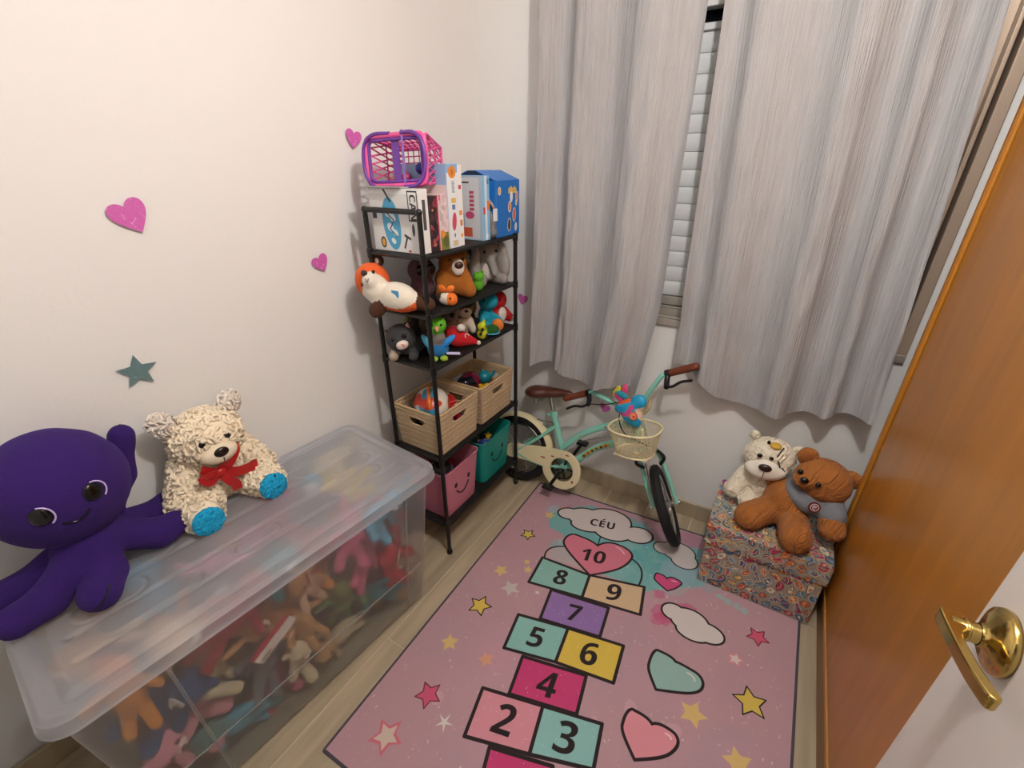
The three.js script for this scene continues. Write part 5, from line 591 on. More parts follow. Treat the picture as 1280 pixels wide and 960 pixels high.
{ const t = soft('plush_rabbit', 'olive plush rabbit foot-up in the corner of the third shelf', [0.105, S3, 0.66], 0.4, [E(0, 0.04, 0, 0.024, 0.04, 0.026), E(0, 0.1, 0, 0.026, 0.026, 0.026), E(-0.012, 0.14, 0, 0.008, 0.026, 0.006), E(0.012, 0.14, 0, 0.008, 0.026, 0.006)], ['#8a8448'], { k: 0.008 }); eyes(t, [[-0.01, 0.105, 0.024], [0.01, 0.105, 0.024]], 0.004); }
{ const t = soft('plush_parrot', 'green-headed plush parrot with blue wings and grey chest', [0.262, S3, 0.69], 0.75, [E(0, 0.036, 0, 0.04, 0.036, 0.036, 2), E(0, 0.078, 0.002, 0.03, 0.034, 0.03, 1), E(0, 0.128, 0.004, 0.036, 0.034, 0.034, 0)], ['#5cb425', '#76706a', '#1f6fa8'], { k: 0.008 });
  for (const [s, a] of [[-1, 0.5], [1, -0.9]]) mesh('wing', blob([E(s * 0.036, 0.066, 0.014, 0.012, 0.036, 0.018, 0, [0, 0, a])], { h: 0.004 }), plushMat(s < 0 ? 0x4aa0c9 : 0x2a86d4), t); mesh('beak', new THREE.ConeGeometry(0.01, 0.02, 10).rotateX(Math.PI / 2 + 0.4).translate(0, 0.122, 0.046), mat(0xc98a6a), t); eyes(t, [[-0.016, 0.136, 0.033], [0.016, 0.136, 0.033]], 0.005); for (const s of [-1, 1]) mesh('foot', ball(s * 0.018, 0.01, 0.035, 0.015, 0.01, 0.016), plushMat(0x9cc23c), t); mesh('wing_tip', bx(0.05, 0.004, 0.02, 0.05, 0.03, 0.03, 0.002).rotateZ(-0.1), mat(0xc3c0e0, { roughness: 0.5 }), t); }
{ const t = soft('plush_mole', 'taupe plush mole with a black button nose on the third shelf', [0.18, S3, 0.53], 0.9, [E(0, 0.045, 0, 0.045, 0.045, 0.04), E(0, 0.115, 0.012, 0.044, 0.042, 0.042), E(0.005, 0.108, 0.045, 0.022, 0.018, 0.02)], ['#7a685c']); mesh('nose', ball(0.006, 0.114, 0.066, 0.009), M.eye, t); mesh('eye', bx(0.02, 0.004, 0.004, -0.012, 0.135, 0.05, 0.0015), M.eye, t); mesh('eye', bx(0.02, 0.004, 0.004, 0.022, 0.135, 0.048, 0.0015), M.eye, t);  t.scale.setScalar(1.1); }
{ const t = soft('plush_puppy', 'brown and white plush puppy with a dark mask on the third shelf', [0.185, S3, 0.44], 0.95, [E(0, 0.045, 0, 0.04, 0.045, 0.038, 1), E(0, 0.11, 0.01, 0.042, 0.042, 0.04, 0), E(0.0, 0.098, 0.04, 0.022, 0.02, 0.018, 1), K([0.02, 0.06, 0.03], [0.025, 0.03, 0.05], 0.014, 0.013, 1)], ['#6e5436', '#cbbfae']); mesh('mask', blob([E(0, 0.124, 0.038, 0.034, 0.013, 0.014)], { h: 0.004 }), plushMat(0x2a1e16), t); mesh('nose', ball(0, 0.106, 0.058, 0.007, 0.005, 0.005), M.eye, t); for (const s of [-1, 1]) mesh('ear', blob([E(s * 0.045, 0.11, 0, 0.012, 0.035, 0.02)], { h: 0.005 }), plushMat(0x5a5026), t); eyes(t, [[-0.016, 0.124, 0.052], [0.016, 0.124, 0.052]], 0.004);  t.scale.setScalar(1.1); }
{ const t = soft('plush_sock', 'bright red plush hat with white pompoms lying on the third shelf', [0.262, S3, 0.56], 1.0, [E(0, 0.03, 0, 0.045, 0.03, 0.03), E(-0.02, 0.05, -0.02, 0.03, 0.03, 0.028), K([0.02, 0.03, 0.01], [0.05, 0.02, 0.02], 0.022, 0.014)], ['#b8141e']); mesh('pompom', blob([E(0.005, 0.078, 0.006, 0.017, 0.015, 0.016)], { h: 0.004, amp: 0.001, freq: 150 }), plushMat(0xe9e4da), t); mesh('pompom', ball(0.068, 0.012, 0.022, 0.009), plushMat(0xe9e4da), t); mesh('print', new THREE.TorusGeometry(0.008, 0.0015, 6, 16, 4).rotateX(-0.6).translate(0.02, 0.05, 0.028), M.white, t); }
{ const t = soft('plush_chick', 'small yellow-green plush chick with black spots on the third shelf', [0.288, S3, 0.448], 1.1, [E(0, 0.022, 0, 0.022, 0.022, 0.02), E(-0.002, 0.055, 0.004, 0.02, 0.018, 0.018), E(0.008, 0.076, 0.004, 0.006, 0.01, 0.005)], ['#b9bd1e'], { k: 0.007, h: 0.004 }); for (const p of [[-0.014, 0.03, 0.017], [0.012, 0.018, 0.019], [-0.008, 0.048, 0.02]]) mesh('spot', ball(...p, 0.007, 0.008, 0.004, 8), mat(0x20220c, { roughness: 0.9 }), t); eyes(t, [[0.008, 0.06, 0.019]], 0.003); }
{ const t = soft('plush_turtle', 'small dark green plush turtle shell with blue trim on the shelf', [0.292, S3, 0.385], 0.8, [E(0, 0.022, 0, 0.032, 0.022, 0.026, 0), E(-0.03, 0.022, 0.01, 0.014, 0.014, 0.013, 1)], ['#1f5a20', '#6aa53a'], { k: 0.006, h: 0.004 }); mesh('trim', new THREE.TorusGeometry(0.026, 0.003, 6, 24).rotateX(Math.PI / 2).scale(1.1, 1, 0.95).translate(0.004, 0.01, 0), mat(0x4ab4d8, { roughness: 0.6 }), t); }
{ const t = soft('plush_ball', 'orange plush snail shell beside the blue dinosaur', [0.29, S3, 0.335], 0.6, [E(0, 0.028, 0, 0.026, 0.028, 0.022), E(-0.02, 0.012, 0.01, 0.016, 0.011, 0.012)], ['#d9792c'], { k: 0.008, h: 0.004 }); }
{ const t = soft('plush_dinosaur', 'bright blue plush dinosaur with a big round head on the third shelf', [0.225, S3, 0.32], 1.1, [E(0, 0.05, -0.005, 0.036, 0.05, 0.034), E(0.0, 0.122, 0.016, 0.04, 0.038, 0.048, 0, [-0.35, 0, 0]), K([-0.03, 0.05, 0.02], [-0.045, 0.03, 0.04], 0.014, 0.013), K([0.03, 0.05, 0.02], [0.045, 0.03, 0.04], 0.014, 0.013), K([-0.02, 0.015, 0.02], [-0.03, 0.014, 0.045], 0.018, 0.016), K([0.02, 0.015, 0.02], [0.03, 0.014, 0.045], 0.018, 0.016)], ['#149ab8']); eyes(t, [[-0.032, 0.135, 0.04], [0.032, 0.135, 0.04]], 0.005); }
{ const t = soft('plush_crab', 'red plush toy with white hands leaning on the rack post', [0.235, S3, 0.245], 1.2, [E(0, 0.04, 0, 0.04, 0.042, 0.035), E(0, 0.108, 0, 0.04, 0.04, 0.036), K([0.03, 0.05, 0.0], [0.052, 0.022, 0.012], 0.022, 0.02), K([-0.03, 0.05, 0.01], [-0.045, 0.035, 0.035], 0.018, 0.016)], ['#b01218']); mesh('hand', ball(0.062, 0.018, 0.026, 0.012), plushMat(0xe9e2da), t); mesh('bib', ball(0, 0.05, 0.03, 0.022, 0.032, 0.01), plushMat(0xd9d4cc), t); eyes(t, [[-0.014, 0.115, 0.034], [0.014, 0.115, 0.034]], 0.004); }

// ---------- woven baskets on the fourth shelf ----------
const rowTone = [0.94, 1.02, 0.9, 1.0, 1.04, 0.92, 1.0, 0.96];
const weaveCol = dataTex(256, 256, (u, v) => { const row = v * 8, f = row - Math.floor(row), n = tile2(u * 60, v * 64, 60, 64, 72), t = (0.83 + 0.13 * n + 0.05 * (tile2(u * 4, v * 8, 4, 8, 73) - 0.5)) * rowTone[Math.floor(row) % 8]; return [0.82 * t, 0.715 * t, 0.575 * t]; }, 11, 14.6, true);
const strawMat = mat(0xffffff, { map: weaveCol, bumpMap: fuzz, bumpScale: 0.002, roughness: 0.85 }), strawRim = mat(0xc2a67d, { roughness: 0.8, bumpMap: fuzz, bumpScale: 0.001 });
function wovenBasket(label, x, z, w, d, h) {
  const t = thing('woven_basket', label, 'basket', [x, shelfTop[1], z], 0, 'woven baskets on the fourth shelf'), tp = 0.01;
  const wall = (len) => { const rows = 19, rr = h / rows / 2, out = [], hw = len * 0.17; for (let i = 0; i < rows; i++) { const y = rr + i * 2 * rr, half = len / 2 - tp * (1 - y / h) - 0.003, q = y / h, e = q > 0.62 && q < 0.8 ? hw * (q < 0.68 ? 0.75 : 1) : 0; const wob = 0.0006 * ((i * 7) % 3 - 1); if (e) out.push(rod([-half, y, 0.003 + wob], [-e, y, 0.003], rr * 1.03, rr * 1.03, 7), rod([e, y, 0.003], [half, y, 0.003 + wob], rr * 1.03, rr * 1.03, 7)); else out.push(rod([-half, y, 0.003 + wob], [half, y, 0.003 - wob], rr * 1.03, rr * 1.03, 7)); }
    const y0 = h * 0.62, y1 = h * 0.8; return [boxMap(merge(out), 1), tube([[-hw, y1, 0.003], [0, y1 + 0.001, 0.003], [hw, y1, 0.003], [hw * 0.9, y0 + 0.006, 0.003], [hw * 0.5, y0, 0.003], [0, y0, 0.003], [-hw * 0.5, y0, 0.003], [-hw * 0.9, y0 + 0.006, 0.003]], 0.0036, 50, 6, true)]; };
  const lean = Math.atan(tp / h);
  for (let i = 0; i < 4; i++) { const len = i % 2 ? d : w, off = (i % 2 ? w : d) / 2 - tp - 0.003, [g, r] = wall(len); for (const q of [g, r]) q.rotateX(lean).translate(0, 0, off).rotateY(i * Math.PI / 2); const m = mesh('wall', g, strawMat, t); mesh('handle_rim', r, strawRim, m); }
  mesh('corner', merge([[1, 1], [1, -1], [-1, 1], [-1, -1]].map(([a, b]) => rod([a * (w / 2 - tp - 0.002), 0.003, b * (d / 2 - tp - 0.002)], [a * (w / 2 - 0.002), h, b * (d / 2 - 0.002)], 0.0055, 0.006, 10))), strawMat, t);
  mesh('rim', tube(rrect(w - 0.001, d - 0.001, 0.008, 3).map(([a, b]) => [a, h, b]), 0.0052, 100, 8, true), strawRim, t);
  mesh('base', bx(w - 0.026, 0.005, d - 0.026, 0, 0.003, 0, 0.001), strawMat, t); return t;
}
wovenBasket('woven straw basket holding a striped helmet and red toys at the rack end', 0.19, 0.643, 0.226, 0.25, 0.182);
wovenBasket('woven straw basket holding dark shiny balls and a yellow toy near the bicycle wheel', 0.19, 0.366, 0.226, 0.25, 0.178);
const B4 = shelfTop[1] + 0.008;
{ const t = thing('toy_helmet', 'rounded toy helmet in white, red, orange and blue patches inside the woven basket', 'toy', [0.18, B4 + 0.095, 0.655], [0.2, 0.7, 0.1]); t.scale.setScalar(1.18);
  const cs = ['#d9d2c4', '#c23a22', '#3f8fb4', '#e0762c', '#7c2138'].map(lin);
  mesh('shell', blob([E(0, 0.045, 0, 0.062, 0.06, 0.07), E(0, 0.005, 0, 0.055, 0.04, 0.06)], { h: 0.005, k: 0.02, cols: [cs[0]], paint: (x, y, z) => { const a = noise3(x * 22 + 3, y * 22 + 7, z * 22 + 1), b = noise3(x * 17 + 9, y * 17, z * 17 + 4); if (y < 0.03 && x > 0) return cs[4]; if (a > 0.62) return cs[1]; if (b > 0.64) return cs[2]; if (b < 0.33) return cs[3]; return cs[0]; } }), mat(0xffffff, { vertexColors: true, roughness: 0.3 }), t);
  mesh('crest', tube([[0, 0.03, 0.072], [0, 0.095, 0.04], [0, 0.105, -0.02], [0, 0.06, -0.07]], 0.006, 24, 8), mat(0xe0762c, { roughness: 0.35 }), t); }
const block = (label, geo, hex, p, r, name = 'toy_block') => { const o = mesh(name, geo, mat(hex, { roughness: 0.35 })); o.position.set(...p); o.rotation.set(...r); tag(o, label, 'toy'); return o; };
block('glossy red toy flower at the basket front under the helmet', blob([E(0, 0, 0, 0.012, 0.01, 0.012), E(0.016, 0, 0, 0.01, 0.008, 0.01), E(-0.016, 0, 0, 0.01, 0.008, 0.01), E(0, 0, 0.016, 0.01, 0.008, 0.01), E(0, 0, -0.016, 0.01, 0.008, 0.01)], { h: 0.004, k: 0.006 }), 0xc8242a, [0.262, B4 + 0.118, 0.72], [0.5, 0.3, 0.2], 'toy_flower');
block('red toy truck tray lying in the woven basket', merge([bx(0.03, 0.03, 0.1, 0, 0, 0, 0.006), bx(0.036, 0.014, 0.05, 0, 0.02, 0.01, 0.005), rod([-0.02, -0.014, 0.03], [0.02, -0.014, 0.03], 0.012), rod([-0.02, -0.014, -0.03], [0.02, -0.014, -0.03], 0.012)]), 0xb8281e, [0.2, B4 + 0.115, 0.565], [0.1, 0.9, 0.1], 'toy_truck');
block('yellow toy brick in the woven basket behind the rack post', merge([bx(0.028, 0.02, 0.03, 0, 0, 0, 0.003), rod([-0.007, 0.01, -0.007], [-0.007, 0.014, -0.007], 0.004), rod([0.007, 0.01, 0.007], [0.007, 0.014, 0.007], 0.004)]), 0xe0b51c, [0.275, B4 + 0.115, 0.675], [0.2, 0.5, 0]);
block('white toy brick in the woven basket beside the red truck', merge([bx(0.022, 0.03, 0.022, 0, 0, 0, 0.003), rod([0, 0.014, 0], [0, 0.019, 0], 0.006)]), 0xe6e2da, [0.262, B4 + 0.125, 0.6], [0.2, 0.4, 0.2]);
block('dark pink toy cup between helmet and basket wall', lathe([[0, -0.02], [0.016, -0.02], [0.022, 0.022], [0.02, 0.022], [0.0145, -0.016], [0, -0.016]], 20), 0xa81c4a, [0.27, B4 + 0.11, 0.628], [0.4, 0, 0.5], 'toy_cup');
block('black rubber toy ring lying under the striped helmet', new THREE.TorusGeometry(0.045, 0.018, 10, 28).rotateX(Math.PI / 2), 0x151515, [0.155, B4 + 0.045, 0.7], [0.1, 0, 0.15], 'rubber_ring');
{ const cs = ['#14141e', '#6a1430', '#2a2440'].map(lin); const o = mesh('toy_purse', blob([E(0, 0.05, 0, 0.05, 0.05, 0.055), E(0.0, 0.06, 0.045, 0.035, 0.035, 0.03)], { h: 0.005, k: 0.015, cols: [cs[0]], paint: (x, y, z) => noise3(x * 30, y * 30 + 5, z * 30) > 0.6 ? cs[1] : noise3(x * 24 + 8, y * 24, z * 24) > 0.62 ? cs[2] : cs[0] }), mat(0xffffff, { vertexColors: true, roughness: 0.15 })); o.position.set(0.17, B4 + 0.08, 0.39); tag(o, 'shiny black and dark red toy purse in the woven basket', 'toy'); }
block('glossy teal toy teapot in the woven basket', merge([ball(0, 0, 0, 0.032, 0.03, 0.032, 20), tube([[0.028, -0.005, 0], [0.045, 0.005, 0], [0.055, 0.022, 0]], 0.006, 10, 8), ball(0, 0.032, 0, 0.008)]), 0x0f7f8f, [0.185, B4 + 0.125, 0.3], [0, 0.5, 0.2], 'toy_teapot');
block('yellow plastic toy duck in the woven basket', blob([E(0, 0, 0, 0.024, 0.02, 0.03), E(0.004, 0.026, 0.016, 0.017, 0.016, 0.017), E(0.004, 0.024, 0.036, 0.009, 0.005, 0.01), E(0, 0.012, -0.03, 0.01, 0.01, 0.012)], { h: 0.004, k: 0.008 }), 0xe6b41a, [0.258, B4 + 0.115, 0.4], [0.1, 1.2, 0.1], 'toy_duck');
// ---------- smiling plastic bins on the bottom shelf ----------
function smileBin(label, hex, z, w, d, h, tilt) {
  const t = thing('smiley_bin', label, 'bin', [0.197, shelfTop[0], z], 0, 'smiling bins on the bottom shelf'), pm = mat(hex, { roughness: 0.42 });
  const o = (a) => ring(mixf(w - 0.03, w, a), mixf(d - 0.03, d, a), 0.024, mixf(0.004, h, a)), i = (a) => ring(mixf(w - 0.036, w - 0.006, a), mixf(d - 0.036, d - 0.006, a), 0.022, mixf(0.008, h, a));
  mesh('shell', loft([ring(w - 0.05, d - 0.05, 0.02, 0.0005), o(0), o(0.5), o(0.97), ring(w + 0.006, d + 0.006, 0.027, h - 0.006), ring(w + 0.006, d + 0.006, 0.027, h), ring(w - 0.006, d - 0.006, 0.022, h), i(0.9), i(0.4), i(0)], true, true), pm, t);
  const fx = (y) => mixf(w - 0.03, w, y / h) / 2 + 0.0006, ink = mat(0x14181a, { roughness: 0.5 });
  for (const zz of [0.044, -0.044]) mesh('printed_eye', ball(0, 0, 0, 0.0012, 0.0125, 0.0095).translate(fx(h * 0.6), h * 0.6, zz), ink, t);
  mesh('printed_smile', tube([-1, -0.6, 0, 0.6, 1].map((s) => { const y = h * 0.34 + 0.036 * s * s; return [fx(y), y, s * 0.043]; }), 0.0034, 24, 6).scale(1, 1, 1), ink, t); return t; }
smileBin('pink plastic bin with a printed smile on the bottom shelf', 0xc77a8e, 0.645, 0.212, 0.245, 0.238);
smileBin('teal plastic bin with a printed smile on the bottom shelf', 0x0d8f86, 0.372, 0.212, 0.245, 0.232);
{ const cs = ['#d06a9c', '#6f9aa8', '#15181a', '#4f6f86'].map(lin), o = mesh('toy_ball', blob([E(0, 0, 0, 0.056, 0.056, 0.056)], { h: 0.005, cols: [cs[0]], paint: (x, y, z) => { if (y > 0.036) return cs[2]; const a = Math.atan2(z, x) / 6.283 * 6; return cs[[0, 1, 3][((Math.floor(a) % 3) + 3) % 3]]; } }), mat(0xffffff, { vertexColors: true, roughness: 0.35 })); o.position.set(0.21, shelfTop[0] + 0.172, 0.68); o.rotation.set(0.2, 0.4, -0.3); tag(o, 'pink, blue and black panelled ball in the pink bin', 'ball'); }
block('soft red cloth bundle at the back of the pink bin', blob([E(0, 0, 0, 0.05, 0.035, 0.06), E(-0.02, 0.02, 0.04, 0.035, 0.03, 0.04)], { h: 0.006, k: 0.02, amp: 0.003, freq: 40 }), 0x8f1f28, [0.15, shelfTop[0] + 0.13, 0.6], [0, 0, 0], 'cloth_bundle');
{ const pk = canvasTex(128, 128, (c) => { const R = rng(8); c.fillStyle = '#2f5fb0'; c.fillRect(0, 0, 128, 128); speck(c, 128, 128, R, ['#d9d4e0', '#d04a6a', '#5aa0d9', '#1f3a80', '#e0c04a'], 60, 9); }); const o = mesh('toy_packet', boxMap(merge([bx(0.07, 0.05, 0.022, 0, 0, 0, 0.008)]), 12), mat(0xffffff, { map: pk, roughness: 0.25 })); o.position.set(0.235, shelfTop[0] + 0.165, 0.4); o.rotation.set(-0.5, 0.9, 0.2); tag(o, 'blue patterned toy packet in the teal bin', 'toy'); }
block('green toy dinosaur plate standing in the teal bin', blob([E(0, 0, 0, 0.03, 0.045, 0.012), E(0.01, 0.04, 0, 0.018, 0.02, 0.01), E(-0.02, -0.03, 0, 0.022, 0.02, 0.012)], { h: 0.004, k: 0.012 }), 0x4f8a3a, [0.18, shelfTop[0] + 0.175, 0.4], [0.2, 1.0, 0.2], 'toy_figure');
block('yellow toy star in the teal bin', extr(starShape(0.018), 0.008, 0.002), 0xd9bf3a, [0.225, shelfTop[0] + 0.18, 0.345], [-0.6, 0.8, 0.2], 'toy_star');
block('dark grey cloth bag filling the teal bin', blob([E(0, 0, 0, 0.06, 0.06, 0.075), E(0.01, 0.05, -0.03, 0.05, 0.035, 0.05)], { h: 0.007, k: 0.02, amp: 0.003, freq: 40 }), 0x2a2f30, [0.195, shelfTop[0] + 0.085, 0.372], [0, 0, 0], 'cloth_bag');
// ---------- child's bicycle leaning towards the window wall ----------
{ const t = thing('bicycle', "mint green child's bicycle with cream guards and brown saddle under the curtain", 'bicycle');
  const mint = mat(0x86cbb9, { roughness: 0.28, clearcoat: 0.5, clearcoatRoughness: 0.1 }), creamM = mat(0xe0d6ae, { roughness: 0.35 }), leather = mat(0x4e2415, { roughness: 0.35, clearcoat: 0.2, clearcoatRoughness: 0.3 }), rubber = mat(0x101011, { roughness: 0.75 }), grip = mat(0x6e3520, { roughness: 0.5 });
  const lean = 0.25, at = (x, y, dz = 0) => [x, y, 0.19 - lean * y + dz];      // plane of the frame
  const nrm = V(0, lean, 1).normalize(), up = V(0, 1, -lean).normalize();
  const R = 0.178;
  function wheel(name, C, axis, fwd) { // axis: axle direction
    const g = new THREE.Group(); g.name = name; g.position.copy(C); const y = axis.clone().cross(fwd).normalize(); g.quaternion.setFromRotationMatrix(new THREE.Matrix4().makeBasis(fwd.clone().normalize(), y, axis.clone().normalize())); t.add(g);
    mesh('tyre', new THREE.TorusGeometry(R - 0.021, 0.0215, 14, 64), rubber, g);
    mesh('tread', merge([-0.5, 0, 0.5].map((a) => new THREE.TorusGeometry(R - 0.021 + 0.0212 * Math.cos(a), 0.0018, 5, 64).translate(0, 0, 0.0212 * Math.sin(a)))), rubber, g);
    mesh('wheel_rim', new THREE.TorusGeometry(R - 0.046, 0.009, 10, 56).scale(1, 1, 1.3), M.chrome, g);
    mesh('hub', new THREE.CylinderGeometry(0.016, 0.016, 0.07, 18).rotateX(Math.PI / 2), M.chrome, g);
    const sp = []; for (let i = 0; i < 24; i++) { const a = i / 24 * 6.283, b = a + (i % 2 ? 0.5 : -0.5), z = i % 2 ? 0.024 : -0.024; sp.push([[0.015 * Math.cos(b), 0.015 * Math.sin(b), z], [(R - 0.05) * Math.cos(a), (R - 0.05) * Math.sin(a), 0]]); } for (const [p, q] of sp) mesh('spoke', rod(p, q, 0.0011, 0.0011, 5), M.chrome, g);
    mesh('axle', rod([0, 0, -0.052], [0, 0, 0.052], 0.005), M.chrome, g); return g; }
  const RH = V(...at(0.288, 0.1765)); wheel('rear_wheel', RH, nrm, V(1, 0, 0));
  const arc = (C, r, a0, a1, n = 16) => Array.from({ length: n + 1 }, (_, i) => { const a = mixf(a0, a1, i / n); return C.clone().addScaledVector(V(1, 0, 0), r * Math.cos(a)).addScaledVector(up, r * Math.sin(a)); });
  function bentStrip(pts, C, nv, w, crown) { const pos = [], idx = [], n = 7, N = pts.length; for (let s = 0; s < 2; s++) for (let i = 0; i < N; i++) { const rad = pts[i].clone().sub(C).normalize(); for (let j = 0; j < n; j++) { const u = (j / (n - 1) - 0.5) * 2, p = pts[i].clone().addScaledVector(nv, u * w / 2).addScaledVector(rad, -crown * u * u - s * 0.0015); pos.push(p.x, p.y, p.z); } } for (let s = 0; s < 2; s++) for (let i = 0; i < N - 1; i++) for (let j = 0; j < n - 1; j++) { const a = s * N * n + i * n + j, b = a + n; s ? idx.push(a, a + 1, b, a + 1, b + 1, b) : idx.push(a, b, a + 1, a + 1, b, b + 1); } const G = new THREE.BufferGeometry(); G.setAttribute('position', new THREE.Float32BufferAttribute(pos, 3)); G.setIndex(idx); G.computeVertexNormals(); return G; }
  mesh('rear_mudguard', bentStrip(arc(RH, R + 0.016, -0.12, 2.9, 40), RH, nrm, 0.062, 0.016), creamM, t);
  const BB = at(0.557, 0.165), ST = at(0.452, 0.405), fr = (pts, r, n = 30) => tube(pts, r, n, 12);
  mesh('seat_tube', rod(BB, ST, 0.0155, 0.0155, 16), mint, t);
  mesh('seat_clamp', merge([rod(at(0.457, 0.392), at(0.449, 0.412), 0.019, 0.019, 16), bx(0.012, 0.012, 0.03, ...at(0.435, 0.4, 0.01), 0.003)]), mint, t);
  mesh('seat_post', rod(at(0.455, 0.398), at(0.425, 0.476), 0.0115, 0.0115, 14), M.chrome, t);
  // steering axis
  const A = V(1.06, 0.1665, 0.192), T = V(0.84, 0.575, 0.108), u = T.clone().sub(A).normalize(), wheelTurn = 0.34, barTurn = -0.05; const ahead = (q) => { const d = V(Math.sin(q), 0, Math.cos(q)); return d.addScaledVector(u, -d.dot(u)).normalize(); }; const w = ahead(wheelTurn), b = u.clone().cross(w), wb = ahead(barTurn), rest = 0.0075 + R * Math.sqrt(1 - b.y * b.y); A.y = rest; const bb = u.clone().cross(wb);
  const SP = (k, s = 0, f = 0) => A.clone().addScaledVector(u, k).addScaledVector(b, s).addScaledVector(w, f), SB = (k, s = 0, f = 0) => A.clone().addScaledVector(u, k).addScaledVector(bb, s).addScaledVector(wb, f), arr = (v) => [v.x, v.y, v.z];
  mesh('head_tube', rod(arr(SP(0.285)), arr(SP(0.4)), 0.02, 0.02, 16), mint, t);
  const tt = [at(0.53, 0.245), at(0.59, 0.318), at(0.67, 0.382), at(0.76, 0.428), arr(SP(0.37).addScaledVector(V(-1, 0, 0), 0.008))];
  const frame = mesh('top_tube', fr(tt, 0.0165), mint, t);
  const dn = [at(0.57, 0.168), at(0.625, 0.222), at(0.7, 0.298), at(0.79, 0.352), arr(SP(0.3))];
  const down = mesh('down_tube', fr(dn, 0.0175), mint, t);
  { const cv = new THREE.CatmullRomCurve3(dn.map((p) => V(...p))), pts = [0.3, 0.4, 0.5, 0.6, 0.68].map((q) => { const c = cv.getPoint(q); return [c.x, c.y + 0.003, c.z + 0.0095]; }); mesh('decal', tube(pts, 0.0098, 20, 8), mat(0xb59a3e, { roughness: 0.4 }), down); const cols = [0x2a2a2a, 0xb03a30, 0x2a2a2a, 0x3a5a80, 0x2a2a2a, 0xb03a30]; cols.forEach((hx, i) => { const c = cv.getPoint(0.34 + i * 0.058); mesh('decal_letter', bx(0.011, 0.012, 0.002, c.x, c.y + 0.004, c.z + 0.0192, 0.0006), mat(hx, { roughness: 0.4 }), down); }); }
  { const cv = new THREE.CatmullRomCurve3(tt.map((p) => V(...p))); [[0.32, 0xb8a24a], [0.66, 0xb06a30], [0.7, 0x9a3a2a], [0.74, 0x333333], [0.78, 0x9a3a2a]].forEach(([q, hx]) => { const c = cv.getPoint(q); mesh('decal_letter', ball(c.x, c.y + 0.002, c.z + 0.0163, 0.008, 0.0045, 0.0012, 10), mat(hx, { roughness: 0.4 }), frame); }); }
  mesh('shift_cable', tube([at(0.6, 0.305, 0.012), at(0.7, 0.352, 0.012), at(0.8, 0.4, 0.012)], 0.0016, 16, 5), M.chrome, t);
  for (const s of [-1, 1]) { mesh('seat_stay', tube([at(0.478, 0.35, s * 0.012), at(0.4, 0.275, s * 0.038), [RH.x, RH.y, RH.z + s * 0.046]], 0.008, 18, 10), mint, t); mesh('chain_stay', tube([at(0.545, 0.16, s * 0.02), at(0.42, 0.152, s * 0.04), [RH.x, RH.y, RH.z + s * 0.046]], 0.0085, 18, 10), mint, t); }
  mesh('bottom_bracket', rod(at(0.557, 0.165, -0.035), at(0.557, 0.165, 0.035), 0.021, 0.021, 18), mint, t);
  mesh('mudguard_stay', rod(at(0.462, 0.352), [RH.x + 0.08, RH.y + 0.175, RH.z - 0.04], 0.003), M.chrome, t);
  // chain guard: a rounded drop with a round window over the chainwheel
  { const cx = 0.557, cy = 0.165, s = new THREE.Shape(), r = 0.098, hx = RH.x - 0.02, hy = RH.y; s.absarc(0, 0, r, -Math.PI * 0.78, Math.PI * 0.42, false); s.quadraticCurveTo(-0.06, 0.098, hx - cx, hy - cy + 0.034); s.absarc(hx - cx, hy - cy, 0.034, Math.PI * 0.5, Math.PI * 1.5, false); s.quadraticCurveTo(-0.16, -0.002, -0.098, -0.012); s.quadraticCurveTo(-0.1, -0.04, r * Math.cos(-Math.PI * 0.78), r * Math.sin(-Math.PI * 0.78)); const hole = new THREE.Path(); hole.absarc(0, -0.002, 0.064, 0, Math.PI * 2, true); s.holes.push(hole);
    const g = extr(s, 0.008, 0.003).rotateX(-Math.atan(lean)).translate(...at(cx, cy, 0.04)); const cg = mesh('chain_guard', g, creamM, t);
    const dk = mat(0xa8434a, { roughness: 0.4 }); [[-0.105, 0.035, 0.03, 0.008], [-0.055, 0.055, 0.02, 0.008], [0.02, 0.082, 0.02, 0.007], [0.066, -0.04, 0.012, 0.014]].forEach(([x, y, a, c]) => mesh('decal', ball(0, 0, 0, a / 2, c / 2, 0.0012, 10).rotateX(-Math.atan(lean)).translate(...at(cx + x, cy + y, 0.0515 + 0.0)), dk, cg));
    mesh('chainwheel', merge([new THREE.TorusGeometry(0.055, 0.004, 6, 36), ...[0, 1, 2, 3, 4].map((i) => rod([0, 0, 0], [0.055 * Math.cos(i * 1.257), 0.055 * Math.sin(i * 1.257), 0], 0.0055)), new THREE.CylinderGeometry(0.018, 0.018, 0.008, 18).rotateX(Math.PI / 2)]).rotateX(-Math.atan(lean)).translate(...at(cx, cy, 0.03)), M.black, t);
    for (const [d, sz] of [[1, 0.058], [-1, -0.058]]) { const e = at(cx - d * 0.042, cy - d * 0.085, sz); const c = mesh('crank', merge([rod(at(cx, cy, sz), e, 0.0095, 0.008, 10), ball(...at(cx, cy, sz), 0.013)]), M.black, t); mesh('pedal', bx(0.055, 0.016, 0.036, e[0], e[1], e[2] + Math.sign(sz) * 0.024, 0.005), M.blackPlastic, c); }
  }
  mesh('kickstand', tube([at(0.42, 0.14, -0.05), at(0.45, 0.075, -0.075), [0.5, 0.008, 0.08]], 0.0065, 14, 8), M.black, t);
